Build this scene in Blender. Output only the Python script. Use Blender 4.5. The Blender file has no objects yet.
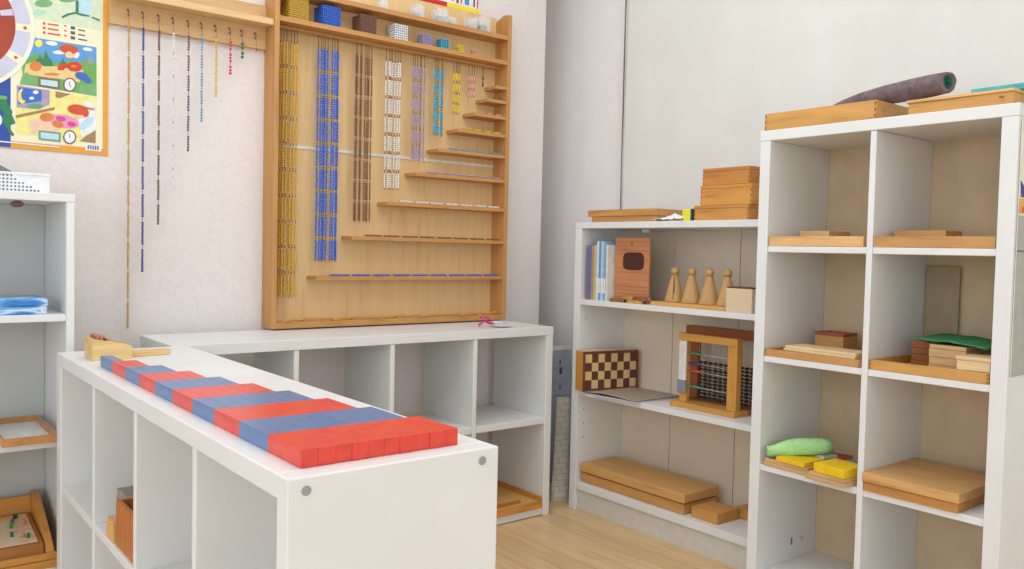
import bpy, bmesh, math, random
from mathutils import Vector, Matrix
random.seed(7)
PI = math.pi
scene = bpy.context.scene
COL = scene.collection

# ------------------------------------------------------------------ camera, world, lights, exposure
def srgb(r, g, b):
    f = lambda c: c/12.92 if c <= .04045 else ((c+.055)/1.055)**2.4
    return tuple(f(v/255.0) for v in (r, g, b)) + (1.0,)

cam_data = bpy.data.cameras.new('camera')
cam = bpy.data.objects.new('camera', cam_data); COL.objects.link(cam)
cam_data.sensor_width = 36.0
cam_data.lens = 839.98/1024*36.0
cam_data.clip_start = 0.02
R_ = Vector((0.78275483, -0.62191193, 0.02281295))
U_ = Vector((0.00737973, 0.04593057, 0.99891737))
F_ = Vector((0.62228645, 0.78173904, -0.04054192))
cam.matrix_world = Matrix(((R_.x, U_.x, -F_.x, 0), (R_.y, U_.y, -F_.y, 0), (R_.z, U_.z, -F_.z, 1.075), (0, 0, 0, 1)))
scene.camera = cam

scene.view_settings.view_transform = 'Standard'
scene.view_settings.look = 'None'
scene.view_settings.gamma = 1.0
scene.view_settings.use_curve_mapping = False
scene.view_settings.exposure = 0.0

world = bpy.data.worlds.new('world'); scene.world = world
world.use_nodes = True
bg = world.node_tree.nodes['Background']
bg.inputs['Color'].default_value = (0.905, 0.965, 1.01, 1)
bg.inputs['Strength'].default_value = 1.45

def area(name, loc, target, sx, sy, power, color=(1, 1, 1)):
    l = bpy.data.lights.new(name, 'AREA'); l.shape = 'RECTANGLE'; l.size = sx; l.size_y = sy
    l.energy = power; l.color = color
    o = bpy.data.objects.new(name, l); COL.objects.link(o); o.location = loc
    o.rotation_euler = (Vector(target)-Vector(loc)).to_track_quat('-Z', 'Y').to_euler()
    return o
# daylight from the big windows behind and left of the camera, and the room's ceiling lamps
area('window_light', (-3.0, -0.7, 1.6), (2.2, 2.4, 0.8), 2.6, 1.8, 24, (0.72, 0.97, 1.3))
area('ceiling_lamp_light', (1.0, 1.5, 2.84), (1.0, 1.5, 0), 2.2, 1.8, 30, (0.89, 0.99, 1.10))

# ------------------------------------------------------------------ materials
def newmat(name, rough=.5, spec=.5):
    m = bpy.data.materials.new(name); m.use_nodes = True
    b = m.node_tree.nodes['Principled BSDF']
    b.inputs['Roughness'].default_value = rough
    b.inputs['Specular IOR Level'].default_value = spec
    return m, m.node_tree, b
def coords(nt, scale):
    tc = nt.nodes.new('ShaderNodeTexCoord'); mp = nt.nodes.new('ShaderNodeMapping')
    nt.links.new(tc.outputs['Object'], mp.inputs['Vector']); mp.inputs['Scale'].default_value = scale
    return mp.outputs['Vector']
def ramp(nt, fac, stops):
    r = nt.nodes.new('ShaderNodeValToRGB'); nt.links.new(fac, r.inputs['Fac'])
    while len(r.color_ramp.elements) < len(stops): r.color_ramp.elements.new(0.5)
    for e, (p, c) in zip(r.color_ramp.elements, stops): e.position = p; e.color = c
    return r.outputs['Color']
def noise(nt, vec, scale, detail=4, rough=.55, dist=0):
    n = nt.nodes.new('ShaderNodeTexNoise'); nt.links.new(vec, n.inputs['Vector'])
    n.inputs['Scale'].default_value = scale; n.inputs['Detail'].default_value = detail
    n.inputs['Roughness'].default_value = rough; n.inputs['Distortion'].default_value = dist
    return n.outputs['Fac']
def bump(nt, b, fac, strength, dist=.002):
    bp = nt.nodes.new('ShaderNodeBump'); bp.inputs['Strength'].default_value = strength
    bp.inputs['Distance'].default_value = dist
    nt.links.new(fac, bp.inputs['Height']); nt.links.new(bp.outputs['Normal'], b.inputs['Normal'])
_C = {}
def plain(c, rough=.5, vary=.04, scale=30, spec=.5, key=''):
    """one colour with a faint mottling"""
    k = ('p', c, rough, vary, scale, spec)
    if k in _C: return _C[k]
    m, nt, b = newmat('paint_%d_%d_%d' % c, rough, spec)
    lo = tuple(max(0, int(v*(1-vary))) for v in c); hi = tuple(min(255, int(v*(1+vary))) for v in c)
    v = coords(nt, (1, 1, 1)); n = noise(nt, v, scale, 3)
    nt.links.new(ramp(nt, n, [(.3, srgb(*lo)), (.7, srgb(*hi))]), b.inputs['Base Color'])
    _C[k] = m; return m
def wood(c, axis='y', contrast=.13, rough=.45, fine=1.0):
    k = ('w', c, axis, contrast, rough, fine)
    if k in _C: return _C[k]
    m, nt, b = newmat('wood_%s_%d_%d_%d' % ((axis,)+c), rough, .4)
    s = {'x': (2, 26, 26), 'y': (26, 2, 26), 'z': (26, 26, 2)}[axis]
    s = tuple(q*fine for q in s)
    v = coords(nt, s)
    a = noise(nt, v, 1.6, 6, .6, .6)
    v2 = coords(nt, tuple(q*4 for q in s)); a2 = noise(nt, v2, 1.5, 3)
    mx = nt.nodes.new('ShaderNodeMath'); mx.operation = 'MULTIPLY_ADD'
    nt.links.new(a2, mx.inputs[0]); mx.inputs[1].default_value = .35; nt.links.new(a, mx.inputs[2])
    d = tuple(int(q*(1-contrast)) for q in c); l = tuple(min(255, int(q*(1+contrast*.7))) for q in c)
    dd = (d[0], int(d[1]*.95), int(d[2]*.86))
    nt.links.new(ramp(nt, mx.outputs[0], [(.38, srgb(*dd)), (.62, srgb(*c)), (.9, srgb(*l))]), b.inputs['Base Color'])
    bump(nt, b, a2, .12, .0006)
    _C[k] = m; return m
def glassy(c, alpha=.25, rough=.05):
    m, nt, b = newmat('clear_plastic', rough); b.inputs['Base Color'].default_value = srgb(*c)
    b.inputs['Alpha'].default_value = alpha
    return m

WHITE = plain((232, 231, 228), .38, .012, 6)
WHITE_IN = WHITE
BEECH = {a: wood((204, 164, 116), a) for a in 'xyz'}      # pale orange beech
OAK = {a: wood((194, 144, 88), a) for a in 'xyz'}         # honey brown
AMBER = {a: wood((204, 152, 84), a) for a in 'xyz'}
PINE = {a: wood((226, 196, 150), a, .08) for a in 'xyz'}
DARKW = {a: wood((150, 92, 50), a) for a in 'xyz'}

def wall_material():
    m, nt, b = newmat('embossed_wallpaper', .85, .2)
    v = coords(nt, (1, 1, 1)); a = noise(nt, v, 70, 6, .65, .4); a2 = noise(nt, v, 3.0, 3)
    nt.links.new(ramp(nt, a, [(.3, srgb(229, 219, 214)), (.75, srgb(239, 230, 225))]), b.inputs['Base Color'])
    bump(nt, b, a, .35, .004)
    return m
def plaster_material():
    m, nt, b = newmat('smooth_plaster', .8, .2)
    v = coords(nt, (1, 1, 1)); a = noise(nt, v, 8, 4)
    nt.links.new(ramp(nt, a, [(.3, srgb(243, 236, 231)), (.75, srgb(247, 241, 237))]), b.inputs['Base Color'])
    bump(nt, b, noise(nt, v, 90, 4), .15, .003)
    return m
def floor_material():
    m, nt, b = newmat('laminate_floor', .32, .5)
    tc = nt.nodes.new('ShaderNodeTexCoord'); mp = nt.nodes.new('ShaderNodeMapping')
    mp.inputs['Rotation'].default_value = (0, 0, PI/2)
    nt.links.new(tc.outputs['Object'], mp.inputs['Vector'])
    br = nt.nodes.new('ShaderNodeTexBrick'); nt.links.new(mp.outputs['Vector'], br.inputs['Vector'])
    br.inputs['Scale'].default_value = 1.0; br.inputs['Brick Width'].default_value = 1.45
    br.inputs['Row Height'].default_value = .095; br.inputs['Mortar Size'].default_value = .0009
    br.inputs['Color1'].default_value = srgb(236, 204, 156); br.inputs['Color2'].default_value = srgb(224, 188, 138)
    br.inputs['Mortar'].default_value = srgb(180, 140, 95); br.offset = .37
    v = coords(nt, (16, 1.3, 1)); a = noise(nt, v, 2.4, 6, .6, .7)
    g = ramp(nt, a, [(.3, (.80, .76, .70, 1)), (.62, (1, 1, 1, 1)), (.8, (1.1, 1.1, 1.08, 1))])
    mix = nt.nodes.new('ShaderNodeMix'); mix.data_type = 'RGBA'; mix.blend_type = 'MULTIPLY'
    mix.inputs[0].default_value = .85
    nt.links.new(br.outputs['Color'], mix.inputs[6]); nt.links.new(g, mix.inputs[7])
    nt.links.new(mix.outputs[2], b.inputs['Base Color'])
    return m

# ------------------------------------------------------------------ geometry helpers
class MB:
    """collects simple solids and links them as ONE mesh object"""
    def __init__(s): s.bm = bmesh.new(); s.smooth = []
    def _mi(s, geom, mi, smooth=False):
        for f in {f for v in geom for f in v.link_faces}:
            f.material_index = mi; f.smooth = smooth
    def box(s, x0, x1, y0, y1, z0, z1, mi=0, bev=0.0, rot=0, seg=2):
        c = Vector(((x0+x1)/2, (y0+y1)/2, (z0+z1)/2))
        M = Matrix.Translation(c) @ Matrix.Rotation(rot, 4, 'Z') @ Matrix.Diagonal((abs(x1-x0), abs(y1-y0), abs(z1-z0), 1))
        g = bmesh.ops.create_cube(s.bm, size=1, matrix=M)['verts']
        s._mi(g, mi)
        if bev > 0:
            es = list({e for v in g for e in v.link_edges})
            r = bmesh.ops.bevel(s.bm, geom=es, offset=bev, segments=seg, affect='EDGES', profile=.5, clamp_overlap=True)
            for f in r['faces']: f.material_index = mi
        return s
    def cyl(s, p0, p1, r0, r1=None, n=16, mi=0, caps=True, smooth=True):
        p0, p1 = Vector(p0), Vector(p1); r1 = r0 if r1 is None else r1; d = p1-p0
        M = Matrix.Translation((p0+p1)/2) @ d.to_track_quat('Z', 'Y').to_matrix().to_4x4()
        g = bmesh.ops.create_cone(s.bm, cap_ends=caps, segments=n, radius1=r0, radius2=r1, depth=d.length, matrix=M)['verts']
        s._mi(g, mi)
        for f in {f for v in g for f in v.link_faces}:
            if len(f.verts) == 4: f.smooth = smooth
        return s
    def ball(s, c, r, mi=0, sz=1.0, sub=2):
        g = bmesh.ops.create_icosphere(s.bm, subdivisions=sub, radius=r, matrix=Matrix.Translation(Vector(c)) @ Matrix.Diagonal((1, 1, sz, 1)))['verts']
        s._mi(g, mi, True); return s
    def lathe(s, prof, c=(0, 0, 0), n=24, mi=0):
        rings = []
        for r, z in prof:
            rings.append([s.bm.verts.new((c[0]+r*math.cos(2*PI*k/n), c[1]+r*math.sin(2*PI*k/n), c[2]+z)) for k in range(n)])
        for a, b in zip(rings, rings[1:]):
            for k in range(n):
                f = s.bm.faces.new((a[k], a[(k+1) % n], b[(k+1) % n], b[k])); f.smooth = True; f.material_index = mi
        f = s.bm.faces.new(rings[-1]); f.material_index = mi
        f = s.bm.faces.new(list(reversed(rings[0]))); f.material_index = mi
        return s
    def prism(s, pts, d, mi=0):
        """pts: 3-D polygon, extruded by vector d"""
        a = [s.bm.verts.new(p) for p in pts]; b = [s.bm.verts.new(Vector(p)+Vector(d)) for p in pts]
        n = len(a); fs = [s.bm.faces.new(list(reversed(a))), s.bm.faces.new(b)]
        for k in range(n): fs.append(s.bm.faces.new((a[k], a[(k+1) % n], b[(k+1) % n], b[k])))
        for f in fs: f.material_index = mi
        bmesh.ops.recalc_face_normals(s.bm, faces=fs)
        return s
    def tube(s, pts, r, n=8, mi=0, rs=None, closed=False):
        P = [Vector(p) for p in pts]; rings = []
        for i, p in enumerate(P):
            t = (P[min(i+1, len(P)-1)]-P[max(i-1, 0)]).normalized()
            q = t.to_track_quat('Z', 'Y'); rr = rs[i] if rs else r
            rings.append([s.bm.verts.new(p+q @ Vector((rr*math.cos(2*PI*k/n), rr*math.sin(2*PI*k/n), 0))) for k in range(n)])
        for a, b in zip(rings, rings[1:]):
            for k in range(n):
                f = s.bm.faces.new((a[k], a[(k+1) % n], b[(k+1) % n], b[k])); f.smooth = True; f.material_index = mi
        f = s.bm.faces.new(rings[-1]); f.material_index = mi
        f = s.bm.faces.new(list(reversed(rings[0]))); f.material_index = mi
        return s
    def build(s, name, mats, parent=None, bevel=0, **kw):
        if bevel: bmesh.ops.bevel(s.bm, geom=list(s.bm.edges), offset=bevel, segments=2, affect='EDGES', profile=.5, clamp_overlap=True)
        me = bpy.data.meshes.new(name); s.bm.to_mesh(me); s.bm.free()
        for m in (mats if isinstance(mats, (list, tuple)) else [mats]): me.materials.append(m)
        o = bpy.data.objects.new(name, me); COL.objects.link(o)
        if parent: o.parent = parent
        return o

def tag(o, label=None, cat=None, group=None, kind=None):
    if label: o['label'] = label
    if cat: o['category'] = cat
    if group: o['group'] = group
    if kind: o['kind'] = kind
    return o
def thing(name, label, cat, loc=(0, 0, 0), rz=0, group=None):
    o = bpy.data.objects.new(name, None); COL.objects.link(o); o.location = loc; o.rotation_euler = (0, 0, rz)
    o.empty_display_size = .05
    return tag(o, label, cat, group)
def struct(name, mb, m, bevel=0): return tag(mb.build(name, m, None, bevel), kind='structure')
def copy_tree(o, parent=None):
    c = o.copy(); COL.objects.link(c); c.parent = parent
    for ch in list(o.children): copy_tree(ch, c)
    return c
def shift(o, loc):
    """put the origin of a mesh built in world coordinates at loc"""
    o.data.transform(Matrix.Translation(-Vector(loc))); o.location = loc; return o

_t = bmesh.new(); bmesh.ops.create_icosphere(_t, subdivisions=1, radius=1)
_t.verts.ensure_lookup_table()
ICO_V = [tuple(v.co) for v in _t.verts]; ICO_F = [tuple(v.index for v in f.verts) for f in _t.faces]; _t.free()
def beads(name, centres, r, mat, parent=None):
    V, Fc = [], []
    for c in centres:
        k = len(V); V += [(c[0]+r*a, c[1]+r*b, c[2]+r*d) for a, b, d in ICO_V]; Fc += [(a+k, b+k, d+k) for a, b, d in ICO_F]
    me = bpy.data.meshes.new(name); me.from_pydata(V, [], Fc); me.materials.append(mat)
    me.polygons.foreach_set('use_smooth', [True]*len(me.polygons))
    o = bpy.data.objects.new(name, me); COL.objects.link(o)
    if parent: o.parent = parent
    return o

# ------------------------------------------------------------------ the room
struct('floor', MB().box(-3.2, 2.78, -3.0, 3.4, -.05, 0), floor_material())
WALLP = wall_material(); PLASTER = plaster_material()
struct('wall_back', MB().box(-3.2, 2.51, 2.95, 3.4, 0, 2.9), WALLP)
struct('wall_recess', MB().box(2.51, 2.78, 3.30, 3.4, 0, 2.9), PLASTER)
struct('wall_right', MB().box(2.74, 2.86, -3.0, 3.30, 0, 2.9), PLASTER)
struct('ceiling', MB().box(-3.2, 2.78, -3.0, 3.4, 2.9, 2.96), plain((240, 238, 234), .8, .01, 5))

# white curtain along the right wall
def curtain():
    bm = bmesh.new(); n = 300; y1, y0 = 2.62, -1.2; rows = 14
    def X(t, z):
        y = y1+(y0-y1)*t
        return 2.70+.0045*math.sin(y*9+.8*math.sin(y*4))+.0012*math.sin(y*31+1+z*.5)+.002*math.sin(z*3+y*5)
    vs = [[bm.verts.new((X(i/n, 2.86*j/rows), y1+(y0-y1)*i/n+.004*math.sin(j*1.1)*(i == 0), .02+2.86*j/rows)) for j in range(rows+1)] for i in range(n+1)]
    for i in range(n):
        for j in range(rows):
            f = bm.faces.new((vs[i][j], vs[i][j+1], vs[i+1][j+1], vs[i+1][j])); f.smooth = True
    me = bpy.data.meshes.new('curtain'); bm.to_mesh(me); bm.free()
    me.materials.append(plain((227, 225, 217), .9, .012, 5, .1))
    o = bpy.data.objects.new('curtain', me); COL.objects.link(o)
    sm = o.modifiers.new('thickness', 'SOLIDIFY'); sm.thickness = .003
    tag(o, 'long off-white curtain hanging over the wall behind the right-hand shelves', 'curtain')
    h = MB().tube([(2.697+.003*math.sin(z*2.2), 2.624+.004*math.sin(z*1.1), z) for z in [k*.2+.02 for k in range(15)]], .0032, 6)
    h.build('hem', plain((120, 92, 72), .8), o)
    return o
curtain()

# ------------------------------------------------------------------ white shelf furniture
def put(root, name, mb, mat, label=None, bevel=.0012):
    o = mb.build(name, mat, root, bevel)
    if label: o['label'] = label
    return o
def B(x0, x1, y0, y1, z0, z1, rot=0): return MB().box(x0, x1, y0, y1, z0, z1, rot=rot)

METAL = newmat('grey_metal', .35)[0]
METAL.node_tree.nodes['Principled BSDF'].inputs['Metallic'].default_value = .85
METAL.node_tree.nodes['Principled BSDF'].inputs['Base Color'].default_value = srgb(150, 150, 148)

# front unit (the rods stand on it)
FU = thing('shelf_unit', 'low white cube shelf unit nearest the viewer, carrying the red and blue rods', 'shelf unit', (.62, 1.8, 0))
def fu(name, x0, x1, y0, y1, z0, z1, **k): return put(FU, name, B(x0-.62, x1-.62, y0-1.8, y1-1.8, z0, z1), WHITE, bevel=.0025, **k)
fu('top_panel', .45, .797, 1.0605, 2.547, .736, .77)
fu('side_panel', .45, .797, 1.025, 1.060, .0, .77)
fu('side_panel', .451, .796, 2.493, 2.546, .0, .736)
fu('bottom_panel', .452, .795, 1.061, 2.492, .02, .054)
for y in (1.408, 1.772, 2.131): fu('divider', .453, .795, y-.009, y+.009, .0545, .7355)
for a, b in ((1.0605, 1.3985), (1.4175, 1.7625), (1.7815, 2.1215), (2.1405, 2.4925)): fu('shelf', .454, .795, a, b, .392, .412)
for x in (.476, .765):
    put(FU, 'cam_bolt', MB().cyl((x-.62, 1.0235-1.8, .7515), (x-.62, 1.0262-1.8, .7515), .0068, n=20).cyl((x-.62, 1.0226-1.8, .7515), (x-.62, 1.0240-1.8, .7515), .0035, n=6), plain((158, 160, 158), .35), 'grey metal bolt head', 0)

# unit along the back wall
KU = thing('shelf_unit', 'low white cube shelf unit along the back wall under the bead cabinet', 'shelf unit', (1.5, 2.7, 0))
def ku(name, x0, x1, y0, y1, z0, z1): return put(KU, name, B(x0-1.5, x1-1.5, y0-2.7, y1-2.7, z0, z1), WHITE, bevel=.002)
ku('top_panel', .757, 2.253, 2.552, 2.902, .736, .77)
ku('side_panel', .758, .792, 2.553, 2.901, 0, .736); ku('side_panel', 2.218, 2.252, 2.553, 2.901, 0, .736)
ku('bottom_panel', .793, 2.217, 2.556, 2.90, .003, .034)
DX = (1.148, 1.506, 1.866)
for x in DX: ku('divider', x-.009, x+.009, 2.555, 2.90, .0345, .7355)
for a, b in ((.7925, 1.1385), (1.1575, 1.4965), (1.5155, 1.8565), (1.8755, 2.2175)): ku('shelf', a, b, 2.557, 2.90, .376, .402)

# tall cube unit on the right
RU = thing('shelf_unit', 'tall white eight-cube shelf unit at the right of the picture', 'shelf unit', (2.42, 1.22, 0))
def ru(name, x0, x1, y0, y1, z0, z1): return put(RU, name, B(x0-2.42, x1-2.42, y0-1.22, y1-1.22, z0, z1), WHITE, bevel=.002)
ru('top_panel', 2.249, 2.586, .851, 1.594, 1.433, 1.465)
ru('side_panel', 2.25, 2.585, 1.557, 1.593, 0, 1.433); ru('side_panel', 2.25, 2.585, .852, .892, 0, 1.433)
ru('bottom_panel', 2.252, 2.585, .8925, 1.5565, .040, .074)
put(RU, 'back_panel', B(2.5855-2.42, 2.5885-2.42, .853-1.22, 1.592-1.22, .045, 1.46), plain((214, 188, 152), .7, .04, 8), 'added tan back, warm bounce light put into its colour')  # added panel; its tan stands in for warm bounce light inside the cubes
ru('divider', 2.252, 2.585, 1.215, 1.233, .0745, 1.4325)
for z in (.402, .745, 1.088):
    for a, b in ((.8925, 1.2145), (1.2335, 1.5565)): ru('shelf', 2.254, 2.585, a, b, z, z+.019)
put(RU, 'wall_bracket', MB().box(2.44-2.42, 2.446-2.42, 1.5545-1.22, 1.557-1.22, .125, .148), plain((120, 112, 104), .4), 'small dark bracket on the inner side', 0)
put(RU, 'screw_cover', MB().cyl((2.50-2.42, 1.5575-1.22, .137), (2.50-2.42, 1.553-1.22, .137), .007), plain((196, 196, 192), .4), 'small round screw cover', 0)

# bookcase in the corner
BU = thing('bookcase', 'mid-height white bookcase in the corner with four cones and a chess box', 'bookcase', (2.52, 2.09, 0))
def bu(name, x0, x1, y0, y1, z0, z1, m=WHITE): return put(BU, name, B(x0-2.52, x1-2.52, y0-2.09, y1-2.09, z0, z1), m, bevel=.0015)
BKP = plain((230, 214, 192), .6, .02, 5)  # warm tint puts the bookcase's inner bounce light into the panel colour
bu('top_panel', 2.382, 2.660, 1.602, 2.578, 1.172, 1.197)
bu('side_panel', 2.383, 2.659, 2.540, 2.577, 0, 1.172); bu('side_panel', 2.383, 2.659, 1.603, 1.640, 0, 1.172)
bu('back_panel', 2.648, 2.656, 2.268, 2.5395, .10, 1.1715, BKP); bu('back_panel', 2.648, 2.656, 1.948, 2.265, .10, 1.1715, BKP)
bu('back_panel', 2.648, 2.656, 1.6405, 1.945, .10, 1.1715, BKP)
for z in (.858, .482): bu('shelf', 2.384, 2.6475, 1.6405, 2.5395, z, z+.022)
bu('bottom_shelf', 2.384, 2.6475, 1.6405, 2.5395, .088, .118)
bu('plinth', 2.394, 2.410, 1.6405, 2.5395, 0, .0875, plain((214, 208, 198), .5, .02))
put(BU, 'magnet_catch', B(2.50-2.52, 2.52-2.52, 2.29-2.09, 2.315-2.09, 1.158, 1.1715), plain((236, 236, 234), .4), bevel=.001)
for y in (2.5385,):
    for z in (.30, .36, .42, .60, .66, .80, .98):
        put(BU, 'pin_hole', MB().cyl((2.42-2.52, y+.0012-2.09, z), (2.42-2.52, y+.0019-.003-2.09, z), .0026, n=10), plain((150, 140, 130), .7), None, 0)

# bookcase at the left edge
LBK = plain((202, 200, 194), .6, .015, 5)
LU = thing('bookcase', 'tall narrow-sided white bookcase at the left edge with a perforated basket on top', 'bookcase', (.1, 2.77, 0))
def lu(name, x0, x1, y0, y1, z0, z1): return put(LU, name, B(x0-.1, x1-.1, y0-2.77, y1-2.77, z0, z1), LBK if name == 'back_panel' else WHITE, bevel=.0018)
lu('top_panel', -.310, .506, 2.599, 2.925, 1.181, 1.203)
lu('side_panel', .484, .505, 2.60, 2.924, 0, 1.181); lu('side_panel', -.309, -.288, 2.60, 2.924, 0, 1.181)
lu('back_panel', -.2875, .4835, 2.914, 2.922, .05, 1.1805)
for z in (.849, .498, .140): lu('shelf', -.2875, .4835, 2.601, 2.9135, z, z+.020)
lu('plinth', -.2875, .4835, 2.62, 2.636, 0, .10)
kn = MB(); kn.ball((.372-.1, 2.65-2.77, 1.171), .017, sz=.55); put(LU, 'knob', kn, plain((120, 86, 74), .5), 'brown oval knob under the top board', 0)

# ------------------------------------------------------------------ red and blue number rods
RED = plain((226, 70, 54), .3, .05, 40); BLUE = plain((94, 124, 170), .3, .05, 40)
WORDS = ['one', 'two', 'three', 'four', 'five', 'six', 'seven', 'eight', 'nine', 'ten']
WPX = .0261
for n in range(10, 0, -1):
    i = 10-n; x0 = .4865+i*WPX; L = .1146
    m = MB()
    for k in range(n):
        m.box(x0, x0+WPX-.0001, 1.066+k*L, 1.066+(k+1)*L, .7702, .7962, mi=k % 2)
    bmesh.ops.remove_doubles(m.bm, verts=list(m.bm.verts), dist=1e-5)
    m.bm.normal_update()
    inner = [f for f in m.bm.faces if abs(f.normal.y) > .9 and 1.07 < f.calc_center_median().y < 1.066+n*L-.004]
    bmesh.ops.delete(m.bm, geom=inner, context='FACES')
    sharp = [e for e in m.bm.edges if len(e.link_faces) == 2 and e.calc_face_angle(0) > .5]
    bmesh.ops.bevel(m.bm, geom=sharp, offset=.0005, segments=1, affect='EDGES')
    for f in m.bm.faces: f.material_index = min(n-1, max(0, int((f.calc_center_median().y-1.066)/L))) % 2
    o = m.build('number_rod', [RED, BLUE])
    shift(o, (x0+WPX/2, 1.066+n*L/2, .7702)); o.location.y += random.uniform(-.0015, .0015)
    if n == 1: lab = 'all-red single-segment number rod at the inner end of the rod stair'
    elif n == 10: lab = 'longest red and blue number rod, ten segments, along the outer edge of the white shelf'
    else: lab = 'red and blue number rod of %s segments, lying between the %s- and %s-segment rods' % (WORDS[n-1], WORDS[n], WORDS[n-2])
    tag(o, lab, 'number rod', 'red and blue number rods on the front shelf unit')

# small wooden box with card rolls, and a plank, at the far end of the front unit
def open_box(root, x, y, z, w, d, h, t, mats, name='box_body', floor=True):
    """open box centred at x, y in the root's frame"""
    m = MB()
    m.box(x-w/2, x+w/2, y-d/2, y-d/2+t, z, z+h); m.box(x-w/2, x+w/2, y+d/2-t, y+d/2, z, z+h)
    m.box(x-w/2, x-w/2+t, y-d/2+t+.0001, y+d/2-t-.0001, z, z+h-.0003); m.box(x+w/2-t, x+w/2, y-d/2+t+.0001, y+d/2-t-.0001, z, z+h-.0003)
    if floor: m.box(x-w/2+t, x+w/2-t, y-d/2+t, y+d/2-t, z, z+t)
    return m.build(name, mats, root, .0006)
BX = thing('slope_sided_box', 'pale wooden tapering box standing behind the far end of the rods', 'box', (.536, 2.362, .7702), 0)
m = MB()
for y in (-.045, .039): m.prism([(-.045, y, 0), (.050, y, 0), (.050, y, .034), (.010, y, .046), (-.045, y, .056)], (0, .006, 0))
m.box(-.045, -.039, -.0389, .0389, 0, .0555); m.box(.044, .050, -.0389, .0389, 0, .033); m.box(-.0389, .0439, -.0389, .0389, 0, .006)
m.build('box_body', wood((222, 188, 128), 'x'), BX)
for k, (x, z) in enumerate(((-.030, .056), (-.016, .057), (.004, .050))):
    c = B(-.003, .003, -.037, .037, 0, z); o = c.build('sorting_card', plain((186+8*k, 130, 96), .7), BX, .0004)
    o.location = (x, 0, .0065); o.rotation_euler = (0, -.12*k if k else 0, 0)
PLK = MB().prism([(-.055, -.03, 0), (.045, -.022, 0), (.055, .0, 0), (.045, .026, 0), (-.055, .03, 0)], (0, 0, .012)).build('wooden_plank', wood((224, 188, 128), 'x'), None, .001)
PLK.location = (.648, 2.385, .7705); PLK.rotation_euler = (0, 0, .06)
tag(PLK, 'flat pale wooden sliding lid lying beside the tapering box', 'lid')

# boxes inside the front unit
G = thing('wooden_drawer_box', 'reddish brown wooden box on the middle shelf inside the front unit', 'box', (.546, 1.8665, .4122))
open_box(G, 0, 0, 0, .17, .165, .10, .009, wood((186, 112, 56), 'z'))
gb = MB().box(-.06, .06, -.045, .045, 0, .098).build('marbled_box', plain((150, 142, 132), .6, .16, 60), None, .0015)
gb.location = (.545, 2.003, .4122); tag(gb, 'grey marbled card box beside the wooden boxes inside the front unit', 'box')
G2 = MB().box(-.010, .010, -.030, .030, 0, .045).build('wooden_block', wood((222, 172, 104), 'z'), None, .001)
G2.location = (.468, 1.990, .4122); tag(G2, 'small upright pale wooden block at the front of the shelf inside the front unit', 'block')
rb = MB().box(-.05, .05, -.05, .05, 0, .045).build('red_box', plain((176, 84, 80), .6), None, .001)
rb.location = (.53, 1.53, .4122); tag(rb, 'dull red box barely showing at the bottom edge inside the front unit', 'box')

# ------------------------------------------------------------------ bead cabinet on the back wall
CABW = {a: wood((196, 142, 84), a, .08) for a in 'xyz'}
CBACK = wood((230, 194, 140), 'z', .05)
CX, CY, CZ = 1.715, 2.95, .775
CAB = thing('bead_cabinet', 'large open wooden bead cabinet with stepped shelves on the back wall', 'bead cabinet', (CX, CY, CZ))
def cb(name, x0, x1, y0, y1, z0, z1, m=None, label=None, bev=.0012):
    return put(CAB, name, B(x0-CX, x1-CX, y0-CY, y1-CY, z0-CZ, z1-CZ), m or CABW['x'], label, bev)
cb('back_panel', 1.205, 2.222, 2.944, 2.9495, .797, 2.078, CBACK, 'pale plywood back', 0)
cb('side_panel', 1.187, 1.2045, 2.855, 2.9495, .775, 2.16, CABW['z'])
m = MB(); m.prism([(2.2225-CX, 2.855-CY, 0), (2.2225-CX, -.0005, 0), (2.2225-CX, -.0005, 1.285), (2.2225-CX, 2.89-CY, 1.305), (2.2225-CX, 2.855-CY, 1.301)], (.0185, 0, 0))
put(CAB, 'side_panel', m, CABW['z'], None, .001)
cb('bottom_board', 1.205, 2.222, 2.856, 2.9435, .776, .797)
for z0 in (1.864, 1.969): cb('shelf', 1.205, 2.222, 2.856, 2.9435, z0, z0+.018)
STEP = [(1.357, .963), (1.498, 1.115), (1.650, 1.253), (1.775, 1.376), (1.879, 1.480), (1.974, 1.569), (2.053, 1.645), (2.121, 1.712), (2.166, 1.772)]
for x, z in STEP: cb('stepped_shelf', x, 2.222, 2.857, 2.9435, z-.014, z)
cb('rail_strip', 1.206, 2.221, 2.9405, 2.9435, 1.433, 1.444, plain((232, 226, 214), .5), 'white strip across the back', 0)
cb('hook_rail', 1.206, 2.221, 2.905, 2.915, 1.852, 1.8635, CABW['x'])

GOLD = (212, 158, 44)
CC = {10: ((218, 170, 56), 'golden', 'gold'), 9: ((46, 108, 214), 'dark blue', 'blue'), 8: ((134, 88, 66), 'brown', 'brown'),
      7: ((238, 236, 232), 'white', 'white'), 6: ((170, 152, 192), 'lilac', 'lilac'), 5: ((66, 170, 200), 'light blue', 'sky blue'),
      4: ((238, 204, 40), 'yellow', 'yellow'), 3: ((226, 160, 150), 'pink', 'pink'), 2: ((50, 110, 70), 'green', 'green')}
def beadmat(c): return plain(c, .22, .10, 220, .6)
WIRE = plain((120, 84, 56), .4)
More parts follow.
